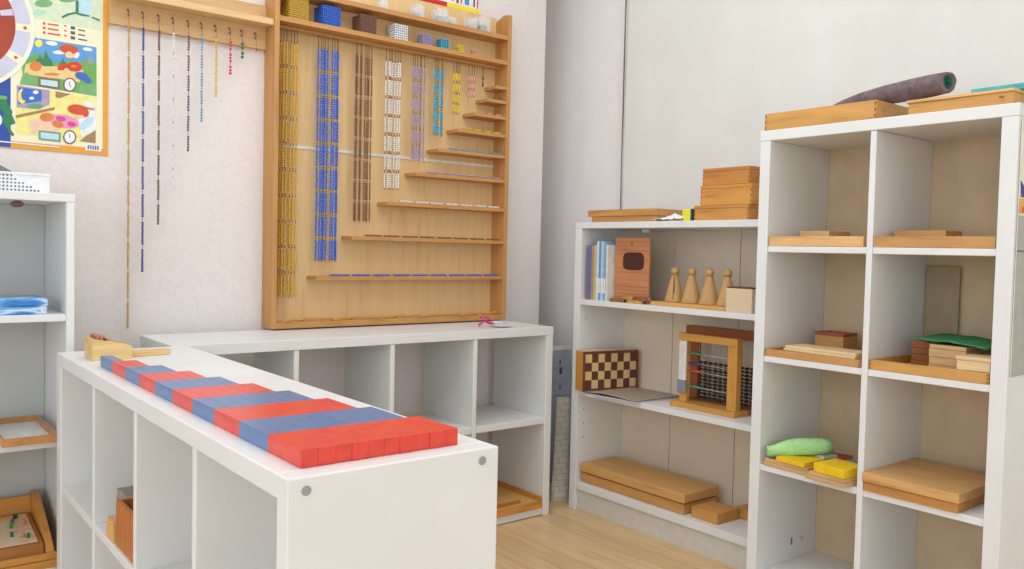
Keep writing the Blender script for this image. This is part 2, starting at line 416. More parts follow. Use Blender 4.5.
# hanging chains folded into strands: n rows of n bars
STR = {10: (1.259, .055, .883, .0073), 9: (1.415, .084, 1.015, .0083), 8: (1.560, .069, 1.167, .0082), 7: (1.690, .062, 1.300, .0082),
       6: (1.805, .054, 1.424, .0080), 5: (1.903, .050, 1.531, .0082), 4: (1.990, .038, 1.630, .0080), 3: (2.067, .033, 1.710, .0078), 2: (2.123, .016, 1.760, .0078)}
for n, (cx, w, zb, d) in STR.items():
    c, word, _ = CC[n]
    if n in (10, 2, 8): d *= 1.0
    pitch = (1.805-zb)/n; bp = (pitch-.013)/n
    root = thing('bead_chain', '%s bead chain hanging folded in %s strands inside the bead cabinet' % (word, WORDS[n-1]), 'bead chain', (cx, 2.899, 1.85), 0, 'folded bead chains hanging in the cabinet')
    wires = MB()
    xs = []
    for k in range(n):
        x = -w/2+w/n*(k+.5); 
        if n >= 6: x += (-.003 if k < n/2 else .003)
        xs.append((x, random.uniform(-.006, .006) if n < 10 else (-.007 if k % 2 else .007)))
    for r in range(n):
        pts = []
        zt = -(1.85-1.805)-r*pitch
        for k, (x, y) in enumerate(xs):
            jx = random.uniform(-.0008, .0008); jz = random.uniform(-.002, .002)
            for q in range(n): pts.append((x+jx, y, zt-.004+jz-q*bp-bp/2))
        beads('bead_row', pts, max(bp*.53, w/n*.50) if n < 10 else .0047, beadmat(c), root)
    for x, y in xs: wires.cyl((x, y, -.001), (x, y, zb-1.85+.002), .0011, n=5)
    for r in range(n):
        z = -(1.85-1.805)-r*pitch
        for x, y in xs: wires.ball((x, y, z), .0028, sub=1)
    wires.build('wire', WIRE, root)

# bead cubes on the lower cabinet shelf
CUB = {10: (1.243, .0076), 9: (1.372, .0083), 8: (1.526, .0088), 7: (1.674, .0088), 6: (1.802, .0078), 5: (1.888, .0084), 4: (1.975, .0075), 3: (2.046, .0080)}
for n, (x0, d) in CUB.items():
    c, word, _ = CC[n]; pts = []
    dy = min(d, .0755/n)
    for i in range(n):
        for j in range(n):
            for k in range(n):
                if i in (0, n-1) or j in (0, n-1) or k in (0, n-1): pts.append(((i+.5)*d-n*d/2, (j+.5)*dy-n*dy/2, (k+.5)*d))
    o = beads('bead_cube', pts, d*.51, beadmat(c))
    o.location = (x0+n*d/2, 2.866+n*dy/2, 1.8822)
    tag(o, '%s bead cube standing on the shelf above the hanging %s strands' % (word, word), 'bead cube', 'bead cubes on the cabinet shelf')
    core = MB().box(-n*d/2+d*.35, n*d/2-d*.35, -n*dy/2+d*.35, n*dy/2-d*.35, d*.35, n*d-d*.35); core.build('wire_core', plain(tuple(int(q*.62) for q in c), .5), o)

# chains laid out on the stepped shelves and the cabinet floor
for (xl, zt), n in zip(STEP[:8], (9, 8, 7, 6, 5, 4, 3, 2)):
    c, word, _ = CC[n]; xs0 = xl+.055 if n > 4 else xl+.03; pitch = (2.212-xs0)/n; bp = (pitch-.012)/n
    r = .0045; pts = []
    root = thing('bead_chain', '%s bead chain laid straight along its own stepped shelf' % word, 'bead chain', (xs0, 2.868, zt+.0003), 0, 'bead chains laid on the stepped shelves')
    wires = MB()
    for k in range(n):
        y = random.uniform(-.003, .003)
        for q in range(n): pts.append((k*pitch+.006+(q+.5)*bp, y, r))
        wires.cyl((k*pitch-.002, y, r), (k*pitch+pitch, y, r), .0010, n=5)
    beads('bead_bar', pts, r, beadmat(c), root); wires.build('wire', WIRE, root)
root = thing('bead_chain', 'golden bead chain lying in a zigzag on the floor of the bead cabinet', 'bead chain', (1.22, 2.872, .7973))
pts = []; P = []
for k in range(11):
    P.append((k*.0975, -.012+.024*(1 if k % 2 else -1)*random.uniform(.5, 1.0)))
wires = MB()
for a, b in zip(P, P[1:]):
    for q in range(10):
        t = (q+.7)/11.0; pts.append((a[0]+(b[0]-a[0])*t, a[1]+(b[1]-a[1])*t, .0046+.007*abs(math.cos(PI*t))*(a[1] > b[1])+.004*math.sin(PI*t)))
    wires.ball((b[0]-.002, b[1], .004), .0036, sub=1)
beads('bead_bar', pts, .0044, beadmat(GOLD), root); wires.build('wire', WIRE, root)

# clear boxes with bead squares on the top cabinet shelf
CLEAR = glassy((240, 242, 244), .28)
CL = [(1.620, .030, .040, (240, 240, 238), 'white'), (1.770, .040, .052, (190, 196, 224), 'pale lilac'), (1.874, .050, .054, (176, 212, 228), 'pale blue'),
      (1.930, .036, .034, (240, 220, 90), 'yellow'), (2.032, .040, .050, (236, 190, 180), 'pink'), (2.084, .052, .062, (120, 170, 150), 'green')]
for x, w, h, c, word in CL:
    o = thing('clear_box', 'small clear plastic box of %s bead squares on the top cabinet shelf' % word, 'box', (x+w/2, 2.895, 1.9874), 0, 'clear boxes on the top cabinet shelf')
    m = MB(); t = .0012
    m.box(-w/2, w/2, -w/2, -w/2+t, 0, h); m.box(-w/2, w/2, w/2-t, w/2, 0, h); m.box(-w/2, -w/2+t, -w/2+t, w/2-t, 0, h); m.box(w/2-t, w/2, -w/2+t, w/2-t, 0, h)
    m.build('box_body', CLEAR, o)
    nb = 4; d = (w-.006)/nb*.8; pts = [((i-1.5)*d, (j-1.5)*d, .003+(k+.5)*d) for i in range(nb) for j in range(nb) for k in range(3)]
    beads('bead_square', pts, d*.5, beadmat(c), o)

# ------------------------------------------------------------------ peg rail with chains
RA = thing('peg_rail', 'wooden peg rail with a narrow ledge, holding the long single chains', 'peg rail', (.93, 2.95, 1.77))
RW = {a: wood((208, 168, 118), a, .09) for a in 'x'}
put(RA, 'back_board', B(.668-.93, 1.1865-.93, -.020, -.0005, 0, .155), RW['x'])
put(RA, 'ledge', B(.668-.93, 1.1865-.93, -.085, -.0205, .076, .098), wood((222, 184, 130), 'x', .09))
HX = (.722, .766, .815, .861, .910, .954, 1.002, 1.051, 1.093, 1.143)
HOOK = plain((86, 78, 70), .35)
for x in HX:
    xx = x-.93
    m = MB().tube([(xx, -.019, .052), (xx, -.028, .050), (xx, -.034, .042), (xx, -.032, .034), (xx+.001, -.026, .032), (xx+.002, -.023, .037)], .0016, 6)
    m.ball((xx, -.021, .052), .0035, sub=1)
    put(RA, 'hook', m, HOOK, None, 0)
ONE = {10: ((206, 156, 62), .792, 'golden'), 9: ((52, 62, 150), .976, 'dark blue'), 8: ((112, 66, 64), 1.133, 'maroon brown'), 7: ((236, 232, 230), 1.252, 'white'),
       6: ((122, 62, 120), 1.383, 'purple'), 5: ((100, 168, 196), 1.486, 'light blue'), 4: ((226, 190, 60), 1.576, 'yellow'), 3: ((220, 60, 96), 1.659, 'red-pink'),
       2: ((50, 110, 80), 1.721, 'dark green'), 1: ((190, 60, 50), 1.757, 'tiny red')}
for x, n in zip(HX, range(10, 0, -1)):
    c, zb, word = ONE[n]; top = 1.785
    root = thing('single_chain', '%s bead chain hanging in a single line from the peg rail' % word, 'bead chain', (x, 2.912, 1.803), 0, 'single bead chains on the peg rail')
    wires = MB().cyl((0, 0, .002), (0, 0, zb-1.803+.001), .0009 if n != 7 else .0007, n=5)
    sway = random.uniform(-.002, .002); pts = []
    if n > 1:
        pitch = (top-zb)/n; gap = min(.014, pitch*.2); bp = (pitch-gap)/n
        for k in range(n):
            for q in range(n): pts.append((random.uniform(-.0006, .0006), 0, top-1.803-k*pitch-gap-(q+.5)*bp))
            wires.ball((0, 0, top-1.803-k*pitch-gap*.45), .0026, sub=1)
        r = max(.0046, bp*.5)
    else: pts = [(0, 0, -.045)]; r = .0035
    beads('bead_bar', pts, r, beadmat(c), root); wires.build('wire', plain((150, 120, 96), .5) if n != 7 else plain((150, 130, 126), .5), root)
# dark short chain left on the ledge
pts = [(.90+.0125*k, 2.905+.006*math.sin(k*.9), 1.8725) for k in range(17)]
o = beads('ledge_beads', pts, .0044, plain((98, 96, 84), .5)); tag(o, 'string of dark grey-green beads lying on top of the peg rail ledge', 'bead string')
o.data.transform(Matrix.Translation((-1.0, -2.905, -1.8684))); o.location = (1.0, 2.905, 1.8684)

# ------------------------------------------------------------------ posters
POSTER = [
 ('pale_green',1,[(0.4341,1.8393),(0.6525,1.8666),(0.6514,1.7437),(0.458,1.7483)]),
 ('leaf',2,[(0.5095,1.8036),(0.5076,1.7985),(0.5023,1.7936),(0.4943,1.7894),(0.485,1.7866),(0.4756,1.7857),(0.4678,1.7868),(0.4625,1.7896),(0.4607,1.7939),(0.4625,1.7988),(0.4678,1.8038),(0.4756,1.808),(0.485,1.8108),(0.4943,1.8117),(0.5023,1.8107),(0.5076,1.8078)]),
 ('leaf',2,[(0.5763,1.8292),(0.5744,1.8253),(0.5689,1.8212),(0.5607,1.8175),(0.551,1.8149),(0.5414,1.8137),(0.5333,1.814),(0.5279,1.8159),(0.526,1.8191),(0.5279,1.8229),(0.5333,1.827),(0.5414,1.8306),(0.551,1.8333),(0.5606,1.8346),(0.5688,1.8342),(0.5744,1.8324)]),
 ('pale_blue',2,[(0.6221,1.8166),(0.6201,1.8031),(0.6145,1.7908),(0.6062,1.7818),(0.5963,1.7773),(0.5865,1.7781),(0.5782,1.7839),(0.5726,1.7939),(0.5707,1.8065),(0.5726,1.8198),(0.5781,1.832),(0.5864,1.841),(0.5962,1.8456),(0.606,1.845),(0.6144,1.8393),(0.6201,1.8293)]),
 ('mint',2,[(0.4931,1.773),(0.4917,1.7693),(0.4875,1.7656),(0.4814,1.7624),(0.4741,1.7604),(0.4669,1.7597),(0.4608,1.7605),(0.4568,1.7626),(0.4554,1.7658),(0.4568,1.7695),(0.4608,1.7732),(0.4669,1.7764),(0.4741,1.7785),(0.4814,1.7792),(0.4875,1.7784),(0.4917,1.7762)]),
 ('dark_green',3,[(0.5343,1.7687),(0.551,1.7811),(0.5735,1.7901),(0.5934,1.7877),(0.6135,1.7868),(0.6135,1.7822),(0.5906,1.7809),(0.5735,1.7839),(0.5539,1.7755),(0.5371,1.7631)]),
 ('dark_green',3,[(0.5735,1.8255),(0.582,1.8273),(0.582,1.7901),(0.5735,1.7885)]),
 ('dark_green',3,[(0.6193,1.7848),(0.6425,1.7798),(0.6426,1.7735),(0.6193,1.7801)]),
 ('text_red',2,[(0.4823,1.7422),(0.4904,1.7422),(0.4904,1.7346),(0.4823,1.7347)]),
 ('text_red',2,[(0.4958,1.7414),(0.5261,1.7421),(0.5261,1.7366),(0.4958,1.7359)]),
 ('text_red',2,[(0.5413,1.744),(0.5483,1.7437),(0.5483,1.7388),(0.5413,1.7394)]),
 ('text_dark',2,[(0.5595,1.7442),(0.5722,1.7441),(0.5722,1.7342),(0.5595,1.7343)]),
 ('text_dark',2,[(0.5807,1.7385),(0.6007,1.738),(0.6007,1.7337),(0.5807,1.7341)]),
 ('text_red',2,[(0.4823,1.7283),(0.4904,1.7283),(0.4904,1.7207),(0.4823,1.7207)]),
 ('text_red',2,[(0.4958,1.7271),(0.5261,1.7271),(0.5261,1.7216),(0.4959,1.7217)]),
 ('text_red',2,[(0.5413,1.7289),(0.5483,1.7286),(0.5483,1.7237),(0.5413,1.7243)]),
 ('text_dark',2,[(0.5595,1.7288),(0.5722,1.7286),(0.5722,1.7187),(0.5595,1.7189)]),
 ('text_dark',2,[(0.5807,1.7239),(0.6007,1.7231),(0.6007,1.7187),(0.5807,1.7196)]),
 ('text_red',2,[(0.4823,1.7144),(0.4904,1.7143),(0.4904,1.7067),(0.4823,1.7068)]),
 ('text_red',2,[(0.4959,1.7129),(0.5316,1.7131),(0.5316,1.7076),(0.4959,1.7074)]),
 ('text_red',2,[(0.5414,1.7139),(0.5483,1.7136),(0.5483,1.7086),(0.5414,1.7093)]),
 ('text_dark',2,[(0.5596,1.7134),(0.5722,1.7131),(0.5723,1.7032),(0.5596,1.7035)]),
 ('text_dark',2,[(0.5808,1.7093),(0.6065,1.7091),(0.6065,1.7047),(0.5808,1.705)]),
 ('sky',1,[(0.458,1.6911),(0.634,1.6903),(0.6344,1.5359),(0.4393,1.5465),(0.434,1.6029),(0.45,1.6445)]),
 ('cloud',2,[(0.5231,1.6813),(0.5216,1.6787),(0.5177,1.6765),(0.5122,1.675),(0.5059,1.6745),(0.4998,1.675),(0.4947,1.6765),(0.4915,1.6787),(0.4906,1.6812),(0.4922,1.6838),(0.496,1.686),(0.5014,1.6875),(0.5077,1.6881),(0.5139,1.6876),(0.519,1.6861),(0.5222,1.6839)]),
 ('cloud',2,[(0.6223,1.6797),(0.6209,1.6775),(0.6175,1.6757),(0.6127,1.6744),(0.6072,1.674),(0.6018,1.6744),(0.5974,1.6757),(0.5946,1.6775),(0.5938,1.6797),(0.5952,1.6818),(0.5985,1.6837),(0.6032,1.6849),(0.6087,1.6854),(0.6141,1.685),(0.6186,1.6837),(0.6215,1.6819)]),
 ('cloud',2,[(0.5484,1.6606),(0.5469,1.658),(0.5427,1.6553),(0.5363,1.6529),(0.5289,1.6513),(0.5215,1.6505),(0.5152,1.6509),(0.511,1.6522),(0.5096,1.6543),(0.511,1.6568),(0.5152,1.6595),(0.5215,1.6619),(0.5289,1.6635),(0.5363,1.6643),(0.5427,1.664),(0.5469,1.6627)]),
 ('sun',2,[(0.4817,1.677),(0.4809,1.6725),(0.4787,1.6684),(0.4754,1.6653),(0.4714,1.6638),(0.4675,1.664),(0.4642,1.6659),(0.462,1.6693),(0.4612,1.6735),(0.462,1.6781),(0.4642,1.6822),(0.4675,1.6852),(0.4714,1.6868),(0.4754,1.6866),(0.4787,1.6846),(0.4809,1.6813)]),
 ('grass',2,[(0.442,1.6252),(0.4634,1.6437),(0.485,1.6381),(0.5068,1.6233),(0.5289,1.6267),(0.5568,1.6373),(0.5852,1.6355),(0.6138,1.6462),(0.6341,1.64),(0.6344,1.5359),(0.4313,1.5454),(0.426,1.5987)]),
 ('dark_green',3,[(0.4701,1.5918),(0.4762,1.6336),(0.4843,1.6304),(0.4904,1.6587),(0.4986,1.6372),(0.5068,1.6294),(0.5151,1.5985)]),
 ('dark_green',3,[(0.5262,1.6072),(0.5295,1.6299),(0.5339,1.6281),(0.5372,1.6434),(0.5417,1.6318),(0.5462,1.6276),(0.5507,1.611)]),
 ('dark_green',3,[(0.462,1.6039),(0.4657,1.6289),(0.4705,1.627),(0.4741,1.6439),(0.479,1.6311),(0.4839,1.6264),(0.4888,1.608)]),
 ('sand',4,[(0.4366,1.6063),(0.4634,1.6195),(0.485,1.6077),(0.5179,1.6127),(0.5569,1.6187),(0.5966,1.6123),(0.5853,1.5732),(0.5345,1.5753),(0.4742,1.5757),(0.4313,1.5755)]),
 ('orange',5,[(0.4796,1.6069),(0.4783,1.6009),(0.4748,1.5954),(0.4695,1.5913),(0.4634,1.5893),(0.4572,1.5895),(0.452,1.592),(0.4485,1.5963),(0.4473,1.6019),(0.4485,1.6079),(0.452,1.6133),(0.4572,1.6174),(0.4634,1.6195),(0.4695,1.6193),(0.4748,1.6169),(0.4783,1.6125)]),
 ('red',5,[(0.5234,1.6136),(0.5345,1.6245),(0.5457,1.6139),(0.5401,1.6038),(0.5234,1.6013)]),
 ('sand',5,[(0.5401,1.5915),(0.538,1.5876),(0.5319,1.5837),(0.5229,1.5804),(0.5124,1.5782),(0.5019,1.5774),(0.493,1.5781),(0.4871,1.5802),(0.485,1.5834),(0.4871,1.5872),(0.493,1.591),(0.5018,1.5943),(0.5124,1.5966),(0.5229,1.5975),(0.5319,1.5968),(0.538,1.5947)]),
 ('orange',6,[(0.529,1.5898),(0.5273,1.5879),(0.5225,1.5858),(0.5153,1.5839),(0.5069,1.5823),(0.4985,1.5814),(0.4914,1.5813),(0.4867,1.582),(0.485,1.5834),(0.4867,1.5852),(0.4914,1.5873),(0.4985,1.5893),(0.5069,1.5909),(0.5153,1.5918),(0.5225,1.5919),(0.5273,1.5912)]),
 ('skin',6,[(0.5737,1.6632),(0.5727,1.6565),(0.5696,1.6505),(0.565,1.646),(0.5596,1.6439),(0.5543,1.6443),(0.5497,1.6473),(0.5467,1.6523),(0.5456,1.6586),(0.5467,1.6653),(0.5497,1.6713),(0.5542,1.6757),(0.5596,1.6779),(0.565,1.6775),(0.5696,1.6745),(0.5727,1.6695)]),
 ('hair',7,[(0.5805,1.6707),(0.5778,1.6652),(0.5714,1.6606),(0.5623,1.6575),(0.5521,1.6564),(0.5422,1.6575),(0.5341,1.6607),(0.5291,1.6653),(0.5278,1.6708),(0.5305,1.6762),(0.5368,1.6809),(0.5457,1.684),(0.5559,1.6851),(0.5659,1.6841),(0.5741,1.6809),(0.5792,1.6763)]),
 ('skin',8,[(0.5641,1.6554),(0.5634,1.6513),(0.5612,1.6475),(0.5579,1.6447),(0.554,1.6433),(0.5502,1.6435),(0.5469,1.6452),(0.5447,1.6483),(0.5439,1.6522),(0.5447,1.6563),(0.5469,1.66),(0.5501,1.6629),(0.554,1.6643),(0.5579,1.6641),(0.5612,1.6624),(0.5634,1.6593)]),
 ('cloud',5,[(0.5825,1.6524),(0.5799,1.6489),(0.5768,1.6465),(0.5737,1.6455),(0.571,1.646),(0.5692,1.6481),(0.5685,1.6513),(0.569,1.6553),(0.5707,1.6593),(0.5733,1.6628),(0.5764,1.6653),(0.5795,1.6663),(0.5822,1.6658),(0.584,1.6637),(0.5847,1.6604),(0.5842,1.6565)]),
 ('red',6,[(0.5922,1.6202),(0.5901,1.6141),(0.585,1.6088),(0.5778,1.6052),(0.5696,1.6037),(0.5616,1.6045),(0.5551,1.6076),(0.551,1.6125),(0.55,1.6184),(0.5521,1.6244),(0.5571,1.6297),(0.5642,1.6334),(0.5724,1.635),(0.5804,1.6341),(0.587,1.6311),(0.5911,1.6262)]),
 ('orange',7,[(0.5766,1.6217),(0.576,1.62),(0.5742,1.6183),(0.5714,1.6169),(0.5682,1.6161),(0.5649,1.6159),(0.5622,1.6164),(0.5603,1.6176),(0.5597,1.6191),(0.5603,1.6209),(0.5622,1.6226),(0.5649,1.6239),(0.5681,1.6248),(0.5714,1.6249),(0.5741,1.6244),(0.576,1.6233)]),
 ('red',5,[(0.5583,1.6189),(0.5575,1.6164),(0.5554,1.6141),(0.5522,1.6123),(0.5485,1.6112),(0.5447,1.6111),(0.5415,1.612),(0.5394,1.6137),(0.5387,1.6159),(0.5394,1.6184),(0.5415,1.6207),(0.5447,1.6225),(0.5484,1.6236),(0.5522,1.6237),(0.5554,1.6228),(0.5575,1.6212)]),
 ('blue',6,[(0.6098,1.5879),(0.6069,1.5836),(0.6015,1.5806),(0.5945,1.5795),(0.587,1.5804),(0.5802,1.5832),(0.5749,1.5874),(0.5722,1.5924),(0.5722,1.5974),(0.5751,1.6018),(0.5804,1.6047),(0.5873,1.6059),(0.5948,1.605),(0.6018,1.6023),(0.6071,1.5981),(0.6099,1.593)]),
 ('blue',6,[(0.6192,1.5806),(0.6174,1.5771),(0.6142,1.5746),(0.6101,1.5732),(0.6057,1.5734),(0.6016,1.5749),(0.5986,1.5776),(0.5971,1.5811),(0.5972,1.5848),(0.599,1.5882),(0.6022,1.5908),(0.6063,1.5921),(0.6107,1.592),(0.6148,1.5905),(0.6178,1.5878),(0.6194,1.5843)]),
 ('grey',4,[(0.608,1.6547),(0.6254,1.6543),(0.6254,1.6355),(0.6081,1.6359)]),
 ('leaf',4,[(0.5853,1.567),(0.6343,1.5738),(0.6344,1.5359),(0.5853,1.5389)]),
 ('leaf',5,[(0.4366,1.5823),(0.4661,1.5685),(0.4687,1.5446),(0.4207,1.5439),(0.426,1.5687)]),
 ('brown',6,[(0.4714,1.5723),(0.529,1.5729),(0.529,1.5437),(0.4714,1.5449)]),
 ('pale_blue',7,[(0.4769,1.567),(0.5234,1.5675),(0.5234,1.5491),(0.4769,1.5503)]),
 ('brown',6,[(0.5759,1.5641),(0.5745,1.5553),(0.5703,1.5475),(0.5642,1.5418),(0.557,1.5391),(0.5498,1.5398),(0.5437,1.5439),(0.5396,1.5505),(0.5382,1.5588),(0.5396,1.5675),(0.5436,1.5753),(0.5497,1.581),(0.5569,1.5837),(0.5641,1.5831),(0.5703,1.5791),(0.5744,1.5724)]),
 ('cloud',7,[(0.5716,1.5635),(0.5705,1.5565),(0.5673,1.5504),(0.5626,1.5459),(0.557,1.5438),(0.5514,1.5444),(0.5466,1.5475),(0.5435,1.5528),(0.5424,1.5594),(0.5435,1.5663),(0.5466,1.5724),(0.5513,1.5769),(0.5569,1.5791),(0.5625,1.5786),(0.5673,1.5754),(0.5705,1.5701)]),
 ('text_dark',8,[(0.5558,1.5721),(0.5578,1.5724),(0.5578,1.56),(0.5626,1.5545),(0.5609,1.5527),(0.5558,1.5591)]),
 ('yellow',1,[(0.4128,1.5398),(0.6344,1.5328),(0.6319,1.3869),(0.4101,1.3925)]),
 ('lilac',2,[(0.4128,1.5398),(0.5014,1.5369),(0.5014,1.494),(0.4742,1.4753),(0.4128,1.4739)]),
 ('blue',3,[(0.4181,1.5346),(0.4796,1.5339),(0.4796,1.5004),(0.418,1.4835)]),
 ('sun',4,[(0.4384,1.5102),(0.4376,1.5015),(0.4352,1.4938),(0.4315,1.4885),(0.4273,1.4862),(0.423,1.4874),(0.4194,1.4918),(0.417,1.4988),(0.4162,1.5073),(0.4171,1.516),(0.4195,1.5237),(0.4231,1.529),(0.4273,1.5313),(0.4316,1.5302),(0.4352,1.5258),(0.4376,1.5188)]),
 ('blue',5,[(0.4435,1.5154),(0.4428,1.5084),(0.4407,1.5023),(0.4376,1.4979),(0.4339,1.4961),(0.4303,1.497),(0.4272,1.5005),(0.4251,1.5061),(0.4244,1.5129),(0.4251,1.5199),(0.4272,1.526),(0.4303,1.5304),(0.4339,1.5322),(0.4376,1.5314),(0.4407,1.5279),(0.4428,1.5223)]),
 ('cloud',4,[(0.4709,1.5266),(0.4703,1.5245),(0.4687,1.5225),(0.4662,1.521),(0.4634,1.5202),(0.4605,1.5202),(0.458,1.5211),(0.4564,1.5226),(0.4558,1.5246),(0.4564,1.5268),(0.458,1.5288),(0.4605,1.5303),(0.4634,1.5311),(0.4662,1.5311),(0.4687,1.5302),(0.4703,1.5287)]),
 ('cloud',4,[(0.4593,1.5069),(0.4588,1.5051),(0.4573,1.5034),(0.4552,1.5022),(0.4526,1.5015),(0.45,1.5015),(0.4479,1.5022),(0.4464,1.5035),(0.4459,1.5052),(0.4464,1.507),(0.4479,1.5086),(0.45,1.5099),(0.4526,1.5106),(0.4552,1.5106),(0.4573,1.5099),(0.4588,1.5086)]),
 ('dgrass',5,[(0.4823,1.4855),(0.4806,1.482),(0.4759,1.4787),(0.4689,1.476),(0.4607,1.4743),(0.4524,1.474),(0.4455,1.4749),(0.4409,1.4771),(0.4392,1.4802),(0.4409,1.4836),(0.4455,1.4869),(0.4524,1.4896),(0.4607,1.4913),(0.4689,1.4917),(0.4759,1.4907),(0.4806,1.4886)]),
 ('woodb',4,[(0.4101,1.4496),(0.5152,1.4865),(0.5152,1.4788),(0.4101,1.4406)]),
 ('woodb',3,[(0.5179,1.536),(0.5598,1.5324),(0.529,1.516),(0.5179,1.5176)]),
 ('cloud',2,[(0.6026,1.5192),(0.6316,1.5103),(0.6318,1.4218),(0.5913,1.405),(0.5798,1.4538)]),
 ('skin',3,[(0.4472,1.4388),(0.4742,1.451),(0.5291,1.4357),(0.5291,1.4141),(0.5015,1.4019),(0.4472,1.3994)]),
 ('orange',2,[(0.5797,1.5007),(0.6287,1.4973),(0.6287,1.4894),(0.5797,1.4913)]),
 ('orange',5,[(0.5124,1.4554),(0.511,1.4499),(0.5068,1.445),(0.5006,1.4413),(0.4932,1.4394),(0.4859,1.4396),(0.4797,1.4419),(0.4756,1.4459),(0.4742,1.451),(0.4756,1.4564),(0.4797,1.4613),(0.4859,1.465),(0.4932,1.467),(0.5005,1.4668),(0.5068,1.4645),(0.511,1.4605)]),
 ('pink',4,[(0.5844,1.4403),(0.5795,1.433),(0.5685,1.4278),(0.5534,1.4254),(0.5363,1.4262),(0.52,1.43),(0.5068,1.4363),(0.4988,1.444),(0.497,1.4521),(0.5018,1.4592),(0.5123,1.4645),(0.5272,1.467),(0.5442,1.4664),(0.5607,1.4626),(0.5742,1.4564),(0.5825,1.4485)]),
 ('magenta',5,[(0.5456,1.4515),(0.544,1.4486),(0.5405,1.4463),(0.5358,1.445),(0.5304,1.445),(0.5253,1.4462),(0.5212,1.4484),(0.5187,1.4513),(0.5183,1.4545),(0.5198,1.4575),(0.5232,1.4598),(0.528,1.461),(0.5333,1.4611),(0.5384,1.4599),(0.5426,1.4577),(0.5451,1.4547)]),
 ('magenta',5,[(0.5753,1.438),(0.5738,1.435),(0.5706,1.4327),(0.5662,1.4314),(0.5613,1.4314),(0.5567,1.4325),(0.5529,1.4347),(0.5507,1.4377),(0.5503,1.4408),(0.5518,1.4438),(0.555,1.4462),(0.5593,1.4475),(0.5642,1.4475),(0.5689,1.4464),(0.5726,1.4442),(0.5749,1.4413)]),
 ('orange',5,[(0.5395,1.4314),(0.5372,1.4276),(0.5328,1.4249),(0.527,1.4238),(0.5207,1.4245),(0.5148,1.4267),(0.5103,1.4302),(0.5078,1.4345),(0.5077,1.4388),(0.51,1.4426),(0.5143,1.4452),(0.5201,1.4463),(0.5264,1.4457),(0.5323,1.4435),(0.5369,1.44),(0.5394,1.4357)]),
 ('skin',6,[(0.6027,1.4737),(0.6013,1.4688),(0.5976,1.4643),(0.592,1.4609),(0.5855,1.4592),(0.5789,1.4594),(0.5734,1.4615),(0.5697,1.4651),(0.5684,1.4697),(0.5697,1.4746),(0.5733,1.4791),(0.5789,1.4825),(0.5854,1.4842),(0.592,1.484),(0.5976,1.482),(0.6013,1.4784)]),
 ('hair',7,[(0.6095,1.4853),(0.6064,1.4791),(0.5992,1.4741),(0.589,1.471),(0.5775,1.4703),(0.5664,1.4721),(0.5574,1.4761),(0.5517,1.4816),(0.5503,1.4879),(0.5534,1.494),(0.5604,1.499),(0.5704,1.5022),(0.5819,1.503),(0.5931,1.5013),(0.6023,1.4973),(0.6081,1.4917)]),
 ('hair',7,[(0.6119,1.4795),(0.6112,1.4746),(0.6092,1.4703),(0.6062,1.4672),(0.6027,1.4659),(0.5991,1.4664),(0.5962,1.4688),(0.5942,1.4726),(0.5934,1.4773),(0.5941,1.4822),(0.5961,1.4865),(0.5991,1.4896),(0.6026,1.491),(0.6061,1.4905),(0.6091,1.4881),(0.6112,1.4843)]),
 ('pale_blue',4,[(0.6255,1.4679),(0.6269,1.4629),(0.625,1.4556),(0.6201,1.447),(0.6131,1.4385),(0.6049,1.4314),(0.5969,1.4267),(0.5902,1.4252),(0.5859,1.427),(0.5845,1.4319),(0.5864,1.4391),(0.5912,1.4476),(0.5981,1.4561),(0.6063,1.4633),(0.6143,1.4681),(0.6211,1.4697)]),
 ('woodb',4,[(0.6028,1.4061),(0.6318,1.4281),(0.6319,1.3869),(0.5856,1.3887)]),
 ('dgrass',6,[(0.4714,1.411),(0.5319,1.4097),(0.5319,1.3803),(0.4714,1.3821)]),
 ('pale_blue',7,[(0.4769,1.4055),(0.5263,1.4045),(0.5264,1.386),(0.4769,1.3872)]),
 ('brown',6,[(0.5762,1.4003),(0.5747,1.3915),(0.5706,1.3838),(0.5644,1.3783),(0.5572,1.3759),(0.55,1.3769),(0.5439,1.3812),(0.5398,1.3881),(0.5383,1.3965),(0.5398,1.4051),(0.5438,1.4128),(0.5499,1.4183),(0.5571,1.4208),(0.5644,1.4198),(0.5705,1.4156),(0.5747,1.4088)]),
 ('cloud',7,[(0.5719,1.3999),(0.5708,1.3929),(0.5676,1.3868),(0.5628,1.3825),(0.5572,1.3806),(0.5516,1.3814),(0.5468,1.3848),(0.5437,1.3902),(0.5425,1.3969),(0.5436,1.4038),(0.5468,1.4098),(0.5515,1.4142),(0.5571,1.4161),(0.5628,1.4154),(0.5675,1.412),(0.5708,1.4066)]),
 ('text_dark',8,[(0.556,1.4091),(0.5583,1.4094),(0.5583,1.3954),(0.556,1.3951)]),
 ('cloud',2,[(0.6028,1.3825),(0.6495,1.3823),(0.6481,1.3614),(0.6014,1.3619)]),
 ('text_dark',3,[(0.6086,1.379),(0.613,1.3788),(0.613,1.3661),(0.6086,1.3664)]),
 ('text_dark',3,[(0.6156,1.3789),(0.6199,1.3786),(0.62,1.366),(0.6156,1.3662)]),
 ('text_dark',3,[(0.6226,1.3787),(0.6269,1.3785),(0.627,1.3658),(0.6226,1.3661)]),
 ('text_dark',3,[(0.6295,1.3786),(0.6339,1.3784),(0.634,1.3657),(0.6296,1.3659)]),
 ('text_dark',3,[(0.6366,1.3785),(0.641,1.3783),(0.641,1.3655),(0.6366,1.3658)]),
 ('dblue',1,[(0.2683,1.511),(0.3687,1.5426),(0.3971,1.5615),(0.3969,1.3521),(0.2678,1.3516)]),
